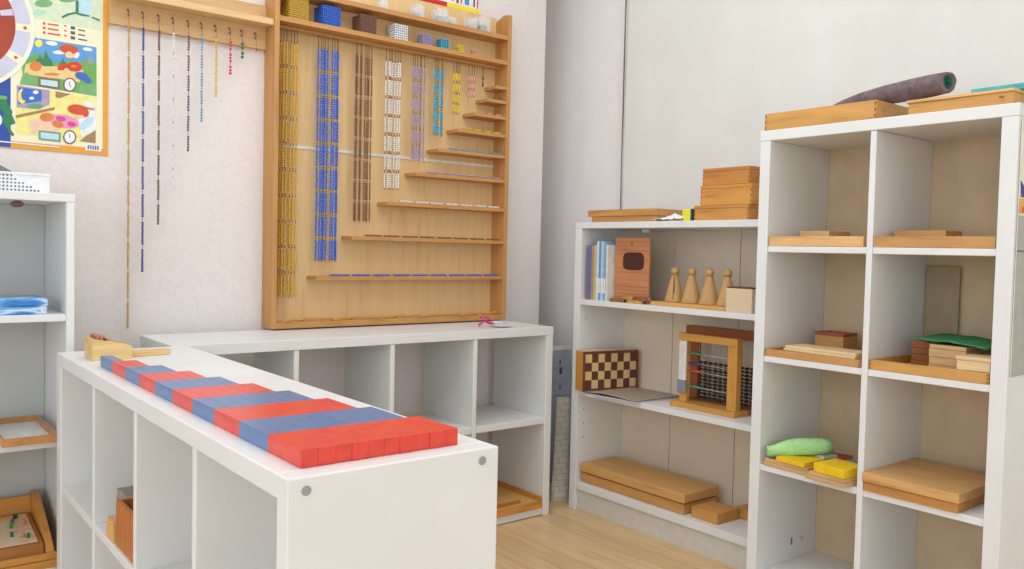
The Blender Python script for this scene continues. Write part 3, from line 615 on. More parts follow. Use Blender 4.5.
 ('green',2,[(0.3686,1.4981),(0.3893,1.5008),(0.3866,1.4826),(0.3944,1.4746),(0.4023,1.4576),(0.3996,1.4513),(0.4101,1.4255),(0.397,1.4181),(0.397,1.4061),(0.4074,1.3892),(0.3996,1.3854),(0.3865,1.408),(0.3762,1.4247),(0.3788,1.4548),(0.3685,1.4625)]),
 ('grass2',3,[(0.3686,1.504),(0.3867,1.5034),(0.3867,1.4945),(0.3686,1.4922)]),
 ('cloud',3,[(0.3749,1.4305),(0.3744,1.4248),(0.373,1.4198),(0.3709,1.4164),(0.3684,1.4149),(0.366,1.4158),(0.3639,1.4188),(0.3625,1.4235),(0.362,1.4291),(0.3625,1.4348),(0.3639,1.4398),(0.366,1.4433),(0.3685,1.4447),(0.371,1.4438),(0.373,1.4408),(0.3744,1.4362)]),
 ('cloud',3,[(0.2678,1.3633),(0.3684,1.3688),(0.5292,1.3661),(0.5292,1.363),(0.3684,1.365),(0.2678,1.3604)]),
]
PC = {'pale_green': (216, 226, 196), 'leaf': (122, 176, 112), 'pale_blue': (190, 222, 232), 'mint': (178, 218, 190), 'dark_green': (58, 128, 84), 'text_red': (222, 96, 66),
      'text_dark': (92, 96, 106), 'sky': (96, 158, 212), 'cloud': (236, 238, 240), 'sun': (246, 226, 96), 'grass': (112, 170, 84), 'sand': (232, 204, 138), 'orange': (224, 128, 60),
      'red': (214, 62, 40), 'skin': (244, 200, 170), 'hair': (212, 82, 40), 'blue': (58, 108, 190), 'grey': (150, 160, 160), 'brown': (146, 92, 92), 'yellow': (240, 230, 140),
      'lilac': (172, 156, 184), 'dgrass': (104, 160, 120), 'woodb': (166, 128, 84), 'pink': (236, 150, 188), 'magenta': (214, 76, 140), 'dblue': (38, 76, 160), 'green': (44, 128, 84), 'grass2': (120, 180, 100)}
def poster():
    cols = list(PC); mats = [plain((244, 236, 202), .3, .01, 20), plain((232, 160, 50), .3, .03, 14)]+[plain(PC[c], .3, .03, 60) for c in cols]
    extra = [plain((206, 204, 224), .3, .02, 20), plain((168, 66, 40), .3, .05, 20), plain((242, 226, 150), .3, .02, 20)]
    mats += extra; k0 = len(mats)-3
    m = MB(); YB = 2.9496
    m.box(.02, .6685, YB-.0030, YB, 1.350, 2.12, mi=1)
    m.box(.02, .6525, YB-.0034, YB-.0028, 1.371, 2.10, mi=0)
    def flat(pts, mi, layer):
        flat.k += 1; y = YB-.0034-.00002*flat.k
        f = m.bm.faces.new([m.bm.verts.new((p[0], y, p[1])) for p in pts]); f.material_index = mi
        f.normal_update()
        if f.normal.y > 0: f.normal_flip()
    flat.k = 0
    for c, l, pts in sorted(POSTER, key=lambda q: q[1]):
        pts = [(max(p[0], .03), p[1]) for p in pts]
        flat(pts, 2+cols.index(c), l)
    cx, cz = .25, 1.715
    def disc(r, mi, l, a0=0, a1=2*PI, n=48, r0=0):
        out = [(cx+r*math.cos(a0+(a1-a0)*k/n), cz+r*math.sin(a0+(a1-a0)*k/n)) for k in range(n+1)]
        if a1-a0 > 6.2: flat(out[:-1], mi, l)
        else: flat(out+[(cx+r0*math.cos(a1-(a1-a0)*k/n), cz+r0*math.sin(a1-(a1-a0)*k/n)) for k in range(n+1)], mi, l)
    disc(.212, 2+cols.index('cloud'), 9); disc(.208, 0, 10)
    for k in range(12): disc(.200, k0, 11, k*PI/6+.06, (k+1)*PI/6-.06, 8, .168 if False else .16)
    disc(.160, k0+1, 12)
    for k in range(12):
        a = k*PI/6; x, z = cx+.185*math.cos(a), cz+.185*math.sin(a)
        flat([(x-.006, z), (x, z-.006), (x+.006, z), (x, z+.006)], 2+cols.index('red'), 13)
    disc(.118, k0+2, 13); disc(.108, k0+1, 14)
    for k in range(12):
        a = k*PI/6+PI/12; disc(.158, k0, 15, a-.06, a+.06, 3, .124) if k % 3 == 0 else None
    o = m.build('wall_poster', mats); shift(o, (.34, 2.95, 1.35))
    tag(o, 'colourful teaching poster with a clock dial and a red-haired child, in an orange frame', 'poster')
poster()
def strip_poster(x0, x1, col, lab, figs):
    m = MB(); m.box(x0, x1, 2.9455, 2.9496, 2.079, 2.40, mi=0); m.box(x0, x1, 2.945, 2.9454, 2.079, 2.098, mi=1)
    for (a, b, c, d, mi) in figs:
        m.prism([(a, 2.9450, c), (b, 2.9450, c), (b+(.006 if mi == 3 else 0), 2.9450, d), (a+(.006 if mi == 3 else 0), 2.9450, d)], (0, -.0002, 0), mi)
    o = m.build('number_poster', [plain((238, 236, 232), .4), plain(col, .4), plain((70, 150, 190), .4), plain((190, 60, 60), .4), plain((110, 70, 60), .4)])
    shift(o, ((x0+x1)/2, 2.95, 2.079)); tag(o, lab, 'poster')
strip_poster(1.80, 1.9655, (206, 40, 34), 'white poster with a red lower border above the bead cabinet', [(1.83, 1.86, 2.11, 2.2, 2)])
strip_poster(1.9665, 2.131, (246, 222, 50), 'white poster with a yellow lower border and red marks above the bead cabinet',
             [(1.985, 2.00, 2.11, 2.20, 4), (2.012, 2.024, 2.103, 2.2, 3), (2.034, 2.040, 2.105, 2.2, 3), (2.055, 2.078, 2.106, 2.16, 2), (2.10, 2.108, 2.104, 2.2, 4), (2.118, 2.124, 2.10, 2.2, 3)])

# chart on the outer side of the tall unit
m = MB(); m.box(2.262, 2.56, .8488, .8506, .788, 1.425, mi=0); m.box(2.263, 2.559, .8484, .8487, .789, 1.19, mi=1)
m.box(2.263, 2.559, .8482, .84835, 1.10, 1.104, mi=2)
m.box(2.263, 2.40, .8480, .84835, 1.195, 1.232, mi=3); m.prism([(2.272, .8483, 1.235), (2.33, .8483, 1.235), (2.33, .8483, 1.27), (2.29, .8483, 1.262), (2.266, .8483, 1.276)], (0, -.0003, 0), 4)
m.box(2.28, 2.31, .8477, .8479, 1.197, 1.212, mi=5)
m.ball((2.285, .8484, 1.403), .004, mi=2)
o = m.build('picture_chart', [plain((238, 232, 216), .4), plain((176, 176, 166), .4), plain((90, 90, 96), .5), plain((232, 176, 84), .5), plain((54, 48, 130), .5), plain((220, 80, 60), .5)])
shift(o, (2.41, .85, 1.1)); tag(o, 'grey and cream picture chart fixed on the outer side of the tall white unit', 'chart')

# ------------------------------------------------------------------ wooden boxes and trays
def mesh_thing(name, mb, mat, loc, label, cat, bevel=0, rz=0, group=None):
    """mb is built around the thing's own origin"""
    o = mb.build(name, mat, None, bevel); o.location = loc; o.rotation_euler = (0, 0, rz); return tag(o, label, cat, group)
def tray_mb(w, d, h, t=.006, fl=.005):
    m = MB()
    m.box(-w/2, w/2, -d/2, -d/2+t, 0, h); m.box(-w/2, w/2, d/2-t, d/2, 0, h)
    m.box(-w/2, -w/2+t, -d/2+t+.0001, d/2-t-.0001, 0, h); m.box(w/2-t, w/2, -d/2+t+.0001, d/2-t-.0001, 0, h)
    m.box(-w/2+t+.0001, w/2-t-.0001, -d/2+t+.0001, d/2-t-.0001, 0.0005, fl)
    return m
def joints(root, w, d, h, mat):
    """dark finger joints at the front corners of a wooden box (front = -x)"""
    m = MB()
    n = 3
    for sy in (-1, 1):
        for k in range(n):
            z = h*(k+.5)/n
            m.box(-w/2-.0003, -w/2+.001, sy*(d/2-.003)-.0022, sy*(d/2-.003)+.0022, z-h*.09, z+h*.09)
    return m.build('finger_joint', mat, root)

JOINT = plain((140, 88, 44), .6)
# --- tall unit, on top
def tray(loc, w, d, h, mat, label, jt=True, t=.006):
    r = thing('wooden_tray', label, 'tray', loc)
    tray_mb(w, d, h, t).build('tray_body', mat, r, .0006)
    if jt: joints(r, w, d, h, JOINT)
    return r
tray((2.387, 1.40, 1.4653), .27, .362, .052, AMBER['y'], 'deep honey-coloured wooden tray at the left on top of the tall unit')
r = thing('wooden_box', 'flat two-layer wooden box under the turquoise mat on the tall unit', 'box', (2.40, 1.000, 1.4653))
MB().box(-.145, .145, -.130, .130, 0, .030).build('box_body', AMBER['y'], r, .001)
MB().box(-.149, .149, -.134, .136, .0302, .038).build('lid', wood((220, 176, 116), 'y'), r, .001)
MB().tube([(-.150, -.1, .018), (-.150, -.11, .018)], .002, 6).build('pin', JOINT, r)

def roll(name, pts, r0, rs, mat, inner, label, cat, turns=2.6):
    """rolled-up cloth: outer tube along pts with a spiral end showing"""
    root = thing(name, label, cat, pts[0])
    P = [Vector(p)-Vector(pts[0]) for p in pts]
    m = MB(); n = 28; rings = []
    for i, p in enumerate(P):
        t = (P[min(i+1, len(P)-1)]-P[max(i-1, 0)]).normalized(); q = t.to_track_quat('Z', 'Y')
        ring = []
        for k in range(n):
            a = 2*PI*k/n; rr = rs[i]*(1+.05*math.sin(3*a+i*.8)+.025*math.sin(7*a+i*1.7))
            ring.append(m.bm.verts.new(p+q @ Vector((rr*math.cos(a), rr*math.sin(a), 0))))
        rings.append(ring)
    for a, b in zip(rings, rings[1:]):
        for k in range(n):
            f = m.bm.faces.new((a[k], a[(k+1) % n], b[(k+1) % n], b[k])); f.smooth = True
    m.bm.faces.new(rings[-1])
    # recessed mouth
    t = (P[1]-P[0]).normalized(); q = t.to_track_quat('Z', 'Y')
    r1 = [m.bm.verts.new(P[0]+q @ Vector((rs[0]*.72*math.cos(2*PI*k/n), rs[0]*.72*math.sin(2*PI*k/n), -.001))) for k in range(n)]
    r2 = [m.bm.verts.new(P[0]+q @ Vector((rs[0]*.66*math.cos(2*PI*k/n), rs[0]*.66*math.sin(2*PI*k/n), .02))) for k in range(n)]
    for a, b in ((r1, rings[0]), (r2, r1)):
        for k in range(n):
            f = m.bm.faces.new((a[k], a[(k+1) % n], b[(k+1) % n], b[k])); f.smooth = True
    f = m.bm.faces.new(list(reversed(r2)))
    bmesh.ops.recalc_face_normals(m.bm, faces=list(m.bm.faces))
    m.build('outer_layer', mat, root)
    s = []
    for k in range(int(turns*20)):
        a = 2*PI*k/20; rr = rs[0]*(.62-.5*k/(turns*20)); s.append(q @ Vector((rr*math.cos(a), rr*math.sin(a), .004)))
    m = MB()
    for a, b in zip(s, s[1:]):
        d = q @ Vector((0, 0, .015)); w = (a.cross(d)).normalized()*.0012
        m.prism([a, b, b+d, a+d], tuple((a-q @ Vector((0, 0, .004))).normalized()*.0014))
    m.build('inner_layer', inner, root)
    return root
roll('rolled_mat', [(2.300, 1.047, 1.5485), (2.315, 1.10, 1.5495), (2.345, 1.18, 1.550), (2.370, 1.26, 1.549), (2.395, 1.34, 1.547), (2.42, 1.41, 1.543), (2.44, 1.47, 1.536)], .028,
     [.0275, .030, .0295, .0275, .0245, .020, .014], plain((122, 104, 108), .9, .12, 50, .1), plain((58, 128, 110), .8), 'rolled grey-purple felt mat with a green inside, lying across the trays on the tall unit', 'mat')
m = MB(); m.prism([(-.10, -.075, 0), (.11, -.075, 0), (.11, .075, 0), (-.10, .070, 0)], (0, 0, .006)); m.prism([(-.098, -.075, .0065), (.11, -.075, .0065), (.11, .070, .0065), (-.096, .060, .0065)], (0, 0, .009))
mesh_thing('turquoise_mat', m, plain((78, 178, 180), .6, .05, 30), (2.385, .925, 1.5036), 'folded turquoise mat on the flat box atop the tall unit', 'mat', .0016)

# --- tall unit, upper row
tray((2.402, 1.3975, 1.1075), .296, .308, .030, wood((222, 176, 118), 'y'), 'shallow pale wooden tray in the upper left cube of the tall unit', False)
mesh_thing('wooden_board', MB().box(-.06, .06, -.05, .05, 0, .043), BEECH['y'], (2.39, 1.4455, 1.1128), 'small wooden block lying in the tray of the upper left cube', 'block', .001)
tray((2.402, 1.054, 1.1075), .296, .318, .030, OAK['y'], 'shallow honey wooden tray filling the upper right cube of the tall unit', False)
mesh_thing('wooden_board', MB().box(-.05, .05, -.072, .072, 0, .043), OAK['y'], (2.38, 1.1235, 1.1128), 'wooden block lying in the tray of the upper right cube', 'block', .001)
# --- second row
tray((2.402, 1.396, .7645), .296, .318, .022, OAK['y'], 'wooden tray with cream boards and a red-lidded box in the second row', True)
for k, (dx, w) in enumerate(((0, .10), (.006, .094))):
    mesh_thing('cream_board', MB().box(-w/2, w/2, -.121, .118, 0, .0075), PINE['y'], (2.312+dx, 1.376, .7868+k*.0079),
               ('lower' if k == 0 else 'upper')+' of the two cream wooden boards lying across the second-row tray', 'board', .0008, rz=-.04)
r = thing('lidded_box', 'small wooden box with a red lid behind the cream boards', 'box', (2.500, 1.460, .7698))
MB().box(-.040, .040, -.050, .050, 0, .056).build('box_body', OAK['y'], r, .001)
MB().box(-.0415, .0415, -.0515, .0515, .0562, .066).build('lid', plain((158, 78, 56), .5, .08, 40), r, .001)
tray((2.402, 1.0535, .7645), .296, .316, .028, AMBER['y'], 'wooden tray holding the green-covered boxes in the second row', True)
def stack_box(loc, w, d, hs, mat, label):
    r = thing('layered_box', label, 'box', loc); z = 0
    for i, h in enumerate(hs):
        MB().box(-w/2+.001*(i % 2), w/2, -d/2+.001*(i % 2), d/2-.001*(i % 2), z, z+h-.0008).build('box_layer', mat, r, .0008); z += h
    return r
stack_box((2.43, 1.034, .7698), .20, .098, [.020, .022, .022, .012], BEECH['y'], 'stack of pale wooden layers under the green cover, front one in the tray')
stack_box((2.47, 1.128, .7698), .14, .076, [.018, .018, .018, .020], DARKW['y'], 'darker stack of wooden layers at the left under the green cover')
def cover():
    bm = bmesh.new(); nx, ny = 12, 18; V = []
    for i in range(nx+1):
        row = []
        for j in range(ny+1):
            x = 2.326+.215*i/nx; y = .935+.200*j/ny
            z = .8485+.0015*math.sin(j*.9+i*.4)+.004*max(0, math.sin((y-1.0)*14))*(.5+.5*i/nx)
            if y < .99: z -= .14*(.99-y)*1.2
            row.append(bm.verts.new((x-2.43, y-1.06, z-.8455)))
        V.append(row)
    for i in range(nx):
        for j in range(ny):
            f = bm.faces.new((V[i][j], V[i+1][j], V[i+1][j+1], V[i][j+1])); f.smooth = True
    me = bpy.data.meshes.new('green_cloth'); bm.to_mesh(me); bm.free(); me.materials.append(plain((72, 142, 96), .9, .08, 60, .1))
    o = bpy.data.objects.new('green_cloth', me); COL.objects.link(o); o.location = (2.43, 1.06, .8495)
    s = o.modifiers.new('thickness', 'SOLIDIFY'); s.thickness = .003; s.offset = 1
    tag(o, 'dark green cloth spread over the wooden boxes in the second row', 'cloth')
cover()
r = thing('lidded_box', 'small cream wooden box at the right front of the second-row tray', 'box', (2.315, .938, .7928))
MB().box(-.052, .052, -.040, .041, 0, .026).build('box_body', PINE['y'], r, .0008); MB().box(-.054, .054, -.042, .043, .0265, .036).build('lid', PINE['y'], r, .0008)
mesh_thing('shadow_panel', MB().box(-.003, .003, -.050, .050, 0, .292), plain((168, 148, 114), .7, .03), (2.572, 1.163, .7645), 'drab brown panel added for the shadow at the back of the second row right cube', 'shadow panel', .001)  # added sheet; its drab brown paints a shadow at the back of the cube
# --- third row
for x, y, w, d, lab in ((2.345, 1.463, .19, .158, 'shallow wooden box under the rolled green cloth in the third row'), (2.320, 1.310, .20, .128, 'shallow wooden box sticking out over the shelf edge in the third row')):
    r = thing('shallow_box', lab, 'box', (x, y, .4213), -.03)
    MB().box(-w/2, w/2, -d/2, d/2, 0, .012).build('box_body', BEECH['y'], r, .0015); MB().box(-w/2+.003, w/2-.003, -d/2+.003, d/2-.003, .0122, .022).build('lid', BEECH['y'], r, .0015)
YEL = plain((244, 200, 24), .45, .03, 30)
mesh_thing('yellow_block', MB().box(-.05, .05, -.050, .050, 0, .014), YEL, (2.300, 1.446, .4438), 'flat yellow block on the left shallow box beneath the green cloth', 'block', .001, rz=-.05)
mesh_thing('yellow_block', MB().box(-.052, .052, -.052, .050, 0, .027), YEL, (2.284, 1.306, .4438), 'thicker yellow block on the right shallow box', 'block', .0015, rz=-.10)
mesh_thing('slate', MB().box(-.045, .045, -.052, .050, 0, .012), plain((128, 130, 124), .6), (2.386, 1.306, .4438), 'grey slate slab behind the thicker yellow block', 'slate', .001, rz=-.04)
r = thing('eraser', 'small light grey eraser with a black underside next to the green cloth', 'eraser', (2.385, 1.413, .4438), -.2)
MB().box(-.03, .03, -.022, .022, 0, .010).build('felt', plain((40, 38, 42), .8), r, .001); MB().box(-.03, .03, -.022, .022, .0102, .020).build('handle', plain((206, 208, 200), .5), r, .001)
mesh_thing('red_block', MB().box(-.035, .035, -.032, .032, 0, .024), plain((176, 46, 44), .5), (2.475, 1.416, .4438-.0221), 'dark red block behind the green cloth in the third row', 'block', .0015, rz=.3)
roll('rolled_cloth', [(2.258, 1.535, .466), (2.276, 1.518, .470), (2.30, 1.495, .478), (2.325, 1.470, .4835), (2.355, 1.442, .485), (2.38, 1.418, .487), (2.40, 1.402, .489)], .02,
     [.015, .018, .024, .0265, .0265, .025, .019], plain((172, 222, 150), .7, .05, 40, .2), plain((140, 208, 116), .7), 'light green cloth rolled up on the left boxes of the third row', 'cloth')
r = thing('lidded_box', 'large flat wooden box with a lid in the third row right cube', 'box', (2.39, 1.082, .4213), 0)
MB().box(-.143, .143, -.128, .128, 0, .024).build('box_body', wood((190, 132, 70), 'y'), r, .001)
MB().box(-.148, .148, -.132, .132, .0255, .052).build('lid', wood((206, 158, 100), 'y'), r, .003)
MB().box(-.140, .140, -.125, .125, .0241, .0254).build('seam', DARKW['y'], r)

# ------------------------------------------------------------------ corner bookcase contents
r = thing('flat_box', 'long flat wooden box with a wider lid at the left atop the corner bookcase', 'box', (2.465, 2.315, 1.1973))
MB().box(-.078, .078, -.172, .172, 0, .022).build('box_body', OAK['y'], r, .001)
MB().box(-.082, .082, -.176, .190, .0225, .048).build('lid', wood((202, 146, 86), 'y'), r, .001)
def crumple():
    m = MB(); rnd = random.Random(3)
    g = bmesh.ops.create_grid(m.bm, x_segments=12, y_segments=10, size=.5)['verts']
    for v in g:
        x, y = v.co.x*.07, v.co.y*.13
        v.co = (x+rnd.uniform(-.003, .003), y+rnd.uniform(-.003, .003), .003+.020*max(0, 1-abs(v.co.x)*2)*max(0, 1-abs(v.co.y+.1)*2)+rnd.uniform(0, .008))
    o = m.build('crumpled_paper', plain((238, 238, 238), .7)); o.location = (2.42, 2.090, 1.1975)
    s = o.modifiers.new('thickness', 'SOLIDIFY'); s.thickness = .0008; s.offset = 1
    tag(o, 'crumpled white paper beside the small yellow box on the corner bookcase', 'paper')
crumple()
r = thing('block_box', 'small bright yellow box with a dark green end next to the stacked wooden boxes', 'box', (2.43, 2.010, 1.1975))
MB().box(-.02, .02, -.014, .025, 0, .043).build('box_body', plain((238, 230, 60), .5), r, .004)
MB().box(-.021, .021, -.020, -.0142, 0, .044).build('end_cap', plain((44, 100, 76), .5), r, .002)
z = 1.1973
for k, (y0, y1, h, x0, mat, lab) in enumerate(((1.735, 1.966, .054, 2.395, OAK, 'bottom'), (1.727, 1.944, .070, 2.400, wood, 'middle'), (1.740, 1.938, .060, 2.402, wood, 'top'))):
    mt = wood(((200, 142, 76), (208, 148, 76), (196, 130, 66))[k], 'y', .16)
    r = thing('wooden_box', '%s of the three stacked honey-brown wooden boxes' % {'bottom': 'bottom', 'middle': 'middle', 'top': 'topmost'}[lab], 'box', (x0+.06, (y0+y1)/2, z))
    d = (y1-y0); MB().box(-.06, .06, -d/2, d/2, 0, h-.013).build('box_body', mt, r, .0012)
    MB().box(-.0605, .0605, -d/2-.0005, d/2+.0005, h-.0125, h-.0007).build('lid', mt, r, .0012)
    joints(r, .12, d, h-.013, plain((158, 100, 50), .6)); z += h

# books
BK = [(.013, .222, (128, 112, 140), 'thin purple-grey'), (.011, .224, (104, 112, 168), 'violet-blue'), (.012, .222, (176, 150, 112), 'tan'), (.012, .224, (204, 186, 140), 'beige'),
      (.010, .240, (214, 226, 236), 'tall pale white-blue'), (.009, .242, (104, 152, 200), 'bright blue'), (.013, .240, (176, 208, 228), 'thick light blue'), (.010, .236, (126, 170, 206), 'mid blue'), (.009, .226, (226, 224, 214), 'off-white')]
y = 2.524
for w, h, c, word in BK:
    w *= 1.22
    r = thing('book', '%s book in the upright row at the left of the bookcase' % word, 'book', (2.475, y-w/2, .8803), 0, 'books on the bookcase shelf')
    m = MB(); m.box(-.075, .075, w/2-.0012, w/2-.0002, 0, h); m.box(-.075, .075, -w/2+.0002, -w/2+.0012, 0, h); m.box(-.0765, -.0752, -w/2+.0002, w/2-.0002, 0, h)
    m.build('cover', plain(c, .5, .05), r)
    MB().box(-.0745, .073, -w/2+.0014, w/2-.0014, .002, h-.003).build('pages', plain((236, 232, 222), .8), r)
    if h > .235: MB().box(-.0769, -.0766, -w/2+.0015, w/2-.0015, .03, .09).build('spine_label', plain((240, 240, 238), .6), r)
    y -= w+.0006
# upright box with an oval plate
r = thing('upright_box', 'upright terracotta-brown wooden box with a dark rounded plate, beside the books', 'box', (2.4545, 2.300, .8803), 0)
TER = wood((196, 132, 92), 'y', .1)
m = MB(); m.box(-.0235, -.012, -.090, .092, 0, .256); o = m.build('box_body', TER, r, .002)
m = MB()
for z in (.020, .034, .048, .062, .118, .205, .222, .238): m.box(-.0244, -.0236, -.087, .089, z, z+.0012)
m.build('groove', plain((150, 92, 60), .6), r)
m = MB(); pts = []
for k in range(32):
    a = 2*PI*k/32; cx = math.copysign(abs(math.cos(a))**.5, math.cos(a)); sz = math.copysign(abs(math.sin(a))**.5, math.sin(a)); pts.append((-.0239, -.010+.056*cx, .163+.035*sz))
m.prism(pts, (-.0010, 0, 0)); m.build('plate', plain((74, 40, 40), .4), r)
MB().box(-.0247, -.0240, -.003, .003, .226, .240).build('small_mark', plain((140, 84, 56), .5), r)

# heap of wooden puzzle pieces
for k, (x, y, rz, s, c) in enumerate(((2.406, 2.348, .1, .95, DARKW), (2.405, 2.250, -.1, .95, AMBER), (2.43, 2.14, -.3, .8, BEECH), (2.407, 2.290, -.12, .9, OAK), (2.405, 2.215, .1, .9, DARKW))):
    pts = []
    for q in range(36):
        a = 2*PI*q/36; rr = .040*s*(1+.16*math.sin(3*a+k)+.10*math.sin(5*a+2*k)); pts.append((rr*math.cos(a)*(.46 if y > 2.19 else .8), rr*math.sin(a), 0))
    m = MB(); m.prism(pts, (0, 0, .013))
    hx = bmesh.ops
    mesh_thing('puzzle_piece', m, c['y'], (x, y, .8803 if k < 3 else .8937), 'wavy-edged wooden puzzle piece in the heap in front of the upright box', 'puzzle piece', .001, rz, 'heaped wooden puzzle pieces')
# plank and cones
mesh_thing('plank', MB().box(-.046, .046, -.172, .172, 0, .014), wood((214, 160, 92), 'y'), (2.452, 2.000, .8803), 'narrow wooden plank under the four turned cones', 'plank', .001)
CONE = wood((198, 156, 100), 'z', .08)
for k, (y, lab) in enumerate(((2.104, 'leftmost turned wooden cone figure, with a dark crack down its side'), (2.023, 'second turned wooden cone figure from the left on the plank'),
                              (1.941, 'third turned wooden cone figure from the left on the plank'), (1.862, 'rightmost turned wooden cone figure, half behind the cream box'))):
    r = thing('cone_figure', lab, 'cone figure', (2.462, y, .8946), 0, 'turned wooden cones on the plank')
    MB().lathe([(.0370, 0), (.0375, .003), (.0350, .012), (.0135, .096), (.0115, .103)], n=36).build('cone', CONE, r)
    MB().ball((0, 0, .1165), .0162, sub=3).build('head', CONE, r)
    if k == 0:
        m = MB(); m.prism([(-.0245, -.0182, .036), (-.0235, -.0200, .036), (-.0118, -.0078, .098), (-.0128, -.0066, .098)], (-.001, -.001, 0))
        m.tube([(-.0305, -.0190, .010), (-.0265, -.0166, .030), (-.0170, -.0106, .072), (-.0105, -.0066, .101)], .0010, 6)
        m.build('crack', plain((70, 52, 36), .8), r)
r = thing('cream_box', 'pale cream wooden box with dark rim at the right of the cones', 'box', (2.425, 1.755, .8803))
PN = wood((224, 200, 168), 'y', .05)
MB().box(-.035, .035, -.050, .056, 0, .082).build('box_body', PN, r, .001)
MB().box(-.034, .034, -.049, .055, .0822, .087).build('lid', plain((110, 60, 44), .5), r, .0005)
m = MB()
for q in range(6): m.box(-.0358, -.0340, .0563, .0585, .006+q*.0135, .013+q*.0135)
m.build('finger_joint', PN, r)

# chess box
def chess():
    L, T, H = .27, .056, .164
    r = thing('chess_box', 'folded wooden chess box with brown and cream squares standing upright on the bookcase', 'chess box', (2.358, 2.486, .5043), math.atan2(-.058, .264))
    # local +x along the board, +y through the thickness, board face at -y
    MB().box(0, L, 0.0, T, 0, H).build('box_body', [wood((204, 142, 62), 'z')], r, .001)
    MB().box(.0, L, -.0022, -.0002, 0, H).build('board_frame', wood((112, 66, 44), 'x'), r, .0004)
    DK = wood((98, 58, 42), 'z', .2); LT = wood((218, 184, 132), 'z', .08)
    m = MB(); sx, sz = (L-.022)/8, (H-.022)/4
    for i in range(8):
        for j in range(4):
            m.box(.011+i*sx, .011+(i+1)*sx-.0002, -.0027, -.0023, .011+j*sz, .011+(j+1)*sz-.0002, mi=(i+j) % 2)
    m.build('squares', [DK, LT], r)
    MB().box(.004, L, .006, T-.004, H+.0002, H+.0012).build('top_veneer', wood((214, 188, 156), 'x'), r)
chess()
def folder():
    r = thing('folder', 'flat brown folder with a dark edge lying half over the bookcase shelf', 'folder', (2.46, 2.28, .5045))
    out = [(2.330, 2.440), (2.352, 2.185), (2.60, 2.175), (2.60, 2.425)]
    def sheet(name, z0, th, mat, bend, inset=0):
        bm = bmesh.new(); n = 14; V = []
        for i in range(n+1):
            row = []
            for j in range(n+1):
                u, v = i/n, j/n
                a = Vector(out[0]).lerp(Vector(out[3]), u); b = Vector(out[1]).lerp(Vector(out[2]), u); p = a.lerp(b, v)
                z = z0+bend*math.sin(PI*min(1, v*1.15))*(1-u)**2
                row.append(bm.verts.new((p.x-2.46, p.y-2.28, z)))
            V.append(row)
        for i in range(n):
            for j in range(n): bm.faces.new((V[i][j], V[i][j+1], V[i+1][j+1], V[i+1][j])).smooth = True
        me = bpy.data.meshes.new(name); bm.to_mesh(me); bm.free(); me.materials.append(mat)
        o = bpy.data.objects.new(name, me); COL.objects.link(o); o.parent = r
        s = o.modifiers.new('thickness', 'SOLIDIFY'); s.thickness = th; s.offset = 1
    sheet('cover', .0065, .0022, plain((172, 154, 132), .5, .05), .007)
    sheet('inner_board', .0040, .0018, plain((60, 54, 50), .6), .006)
    sheet('pages', .0005, .0030, plain((214, 216, 224), .7), .0)
folder()

# abacus
def abacus():
    r = thing('abacus', 'wooden abacus frame with dark beads and coloured cross wires on the bookcase', 'abacus', (2.515, 1.93, .5043))
    A = wood((208, 150, 72), 'z', .1); AY = wood((208, 150, 72), 'y', .1); DKA = wood((150, 88, 48), 'y', .1)
    ox, oy = 2.515, 1.93
    def p(name, x0, x1, y0, y1, z0, z1, mt): return MB().box(x0-ox, x1-ox, y0-oy, y1-oy, z0, z1).build(name, mt, r, .001)
    p('base', 2.437, 2.520, 1.795, 2.088, 0, .020, AY); p('base', 2.5215, 2.605, 1.80, 2.118, 0, .018, DKA)
    p('post', 2.452, 2.480, 1.802, 1.842, .0202, .250, A); p('post', 2.453, 2.470, 2.026, 2.060, .0202, .250, A)
    p('top_bar', 2.448, 2.476, 1.800, 2.066, .2505, .277, AY)
    p('post', 2.575, 2.592, 1.802, 1.825, .0182, .262, DKA); p('post', 2.575, 2.592, 2.072, 2.112, .0182, .262, DKA)
    p('top_bar', 2.568, 2.600, 1.790, 2.130, .2625, .296, DKA)
    p('side_plate', 2.4475, 2.4525, 2.026, 2.060, .102, .249, plain((226, 222, 216), .5)); p('grey_block', 2.4455, 2.4525, 2.024, 2.064, .056, .101, plain((136, 140, 150), .5))
    WR = plain((186, 180, 170), .3); m = MB()
    ys = [2.048-.0235*k for k in range(11)]
    for y in ys: m.cyl((2.560-ox, y-oy, .018), (2.560-ox, y-oy, .262), .0011, n=6)
    for y in ys[::3]: m.cyl((2.462-ox, y-oy, .213), (2.462-ox, y-oy, .2505), .0007, n=6)
    m.build('wire', WR, r)
    BD = plain((58, 42, 40), .3, .1, 60)
    for y in ys:
        m = MB()
        for k in range(11): m.lathe([(.003, 0), (.0095, .004), (.0095, .007), (.003, .011)], (2.560-ox, y-oy, .024+k*.0132), 12)
        m.build('bead_column', BD, r)
    for z, c in ((.205, (40, 150, 100)), (.168, (60, 60, 150)), (.140, (214, 70, 56)), (.082, (50, 160, 110))):
        MB().cyl((2.462-ox, 2.0255-oy, z), (2.462-ox, 1.8425-oy, z-.004), .0013, n=6).cyl((2.462-ox, 2.025-oy, z), (2.462-ox, 1.962-oy, z-.001), .0036, n=10, mi=1).build('cross_wire', [WR, plain(c, .4)], r)
abacus()

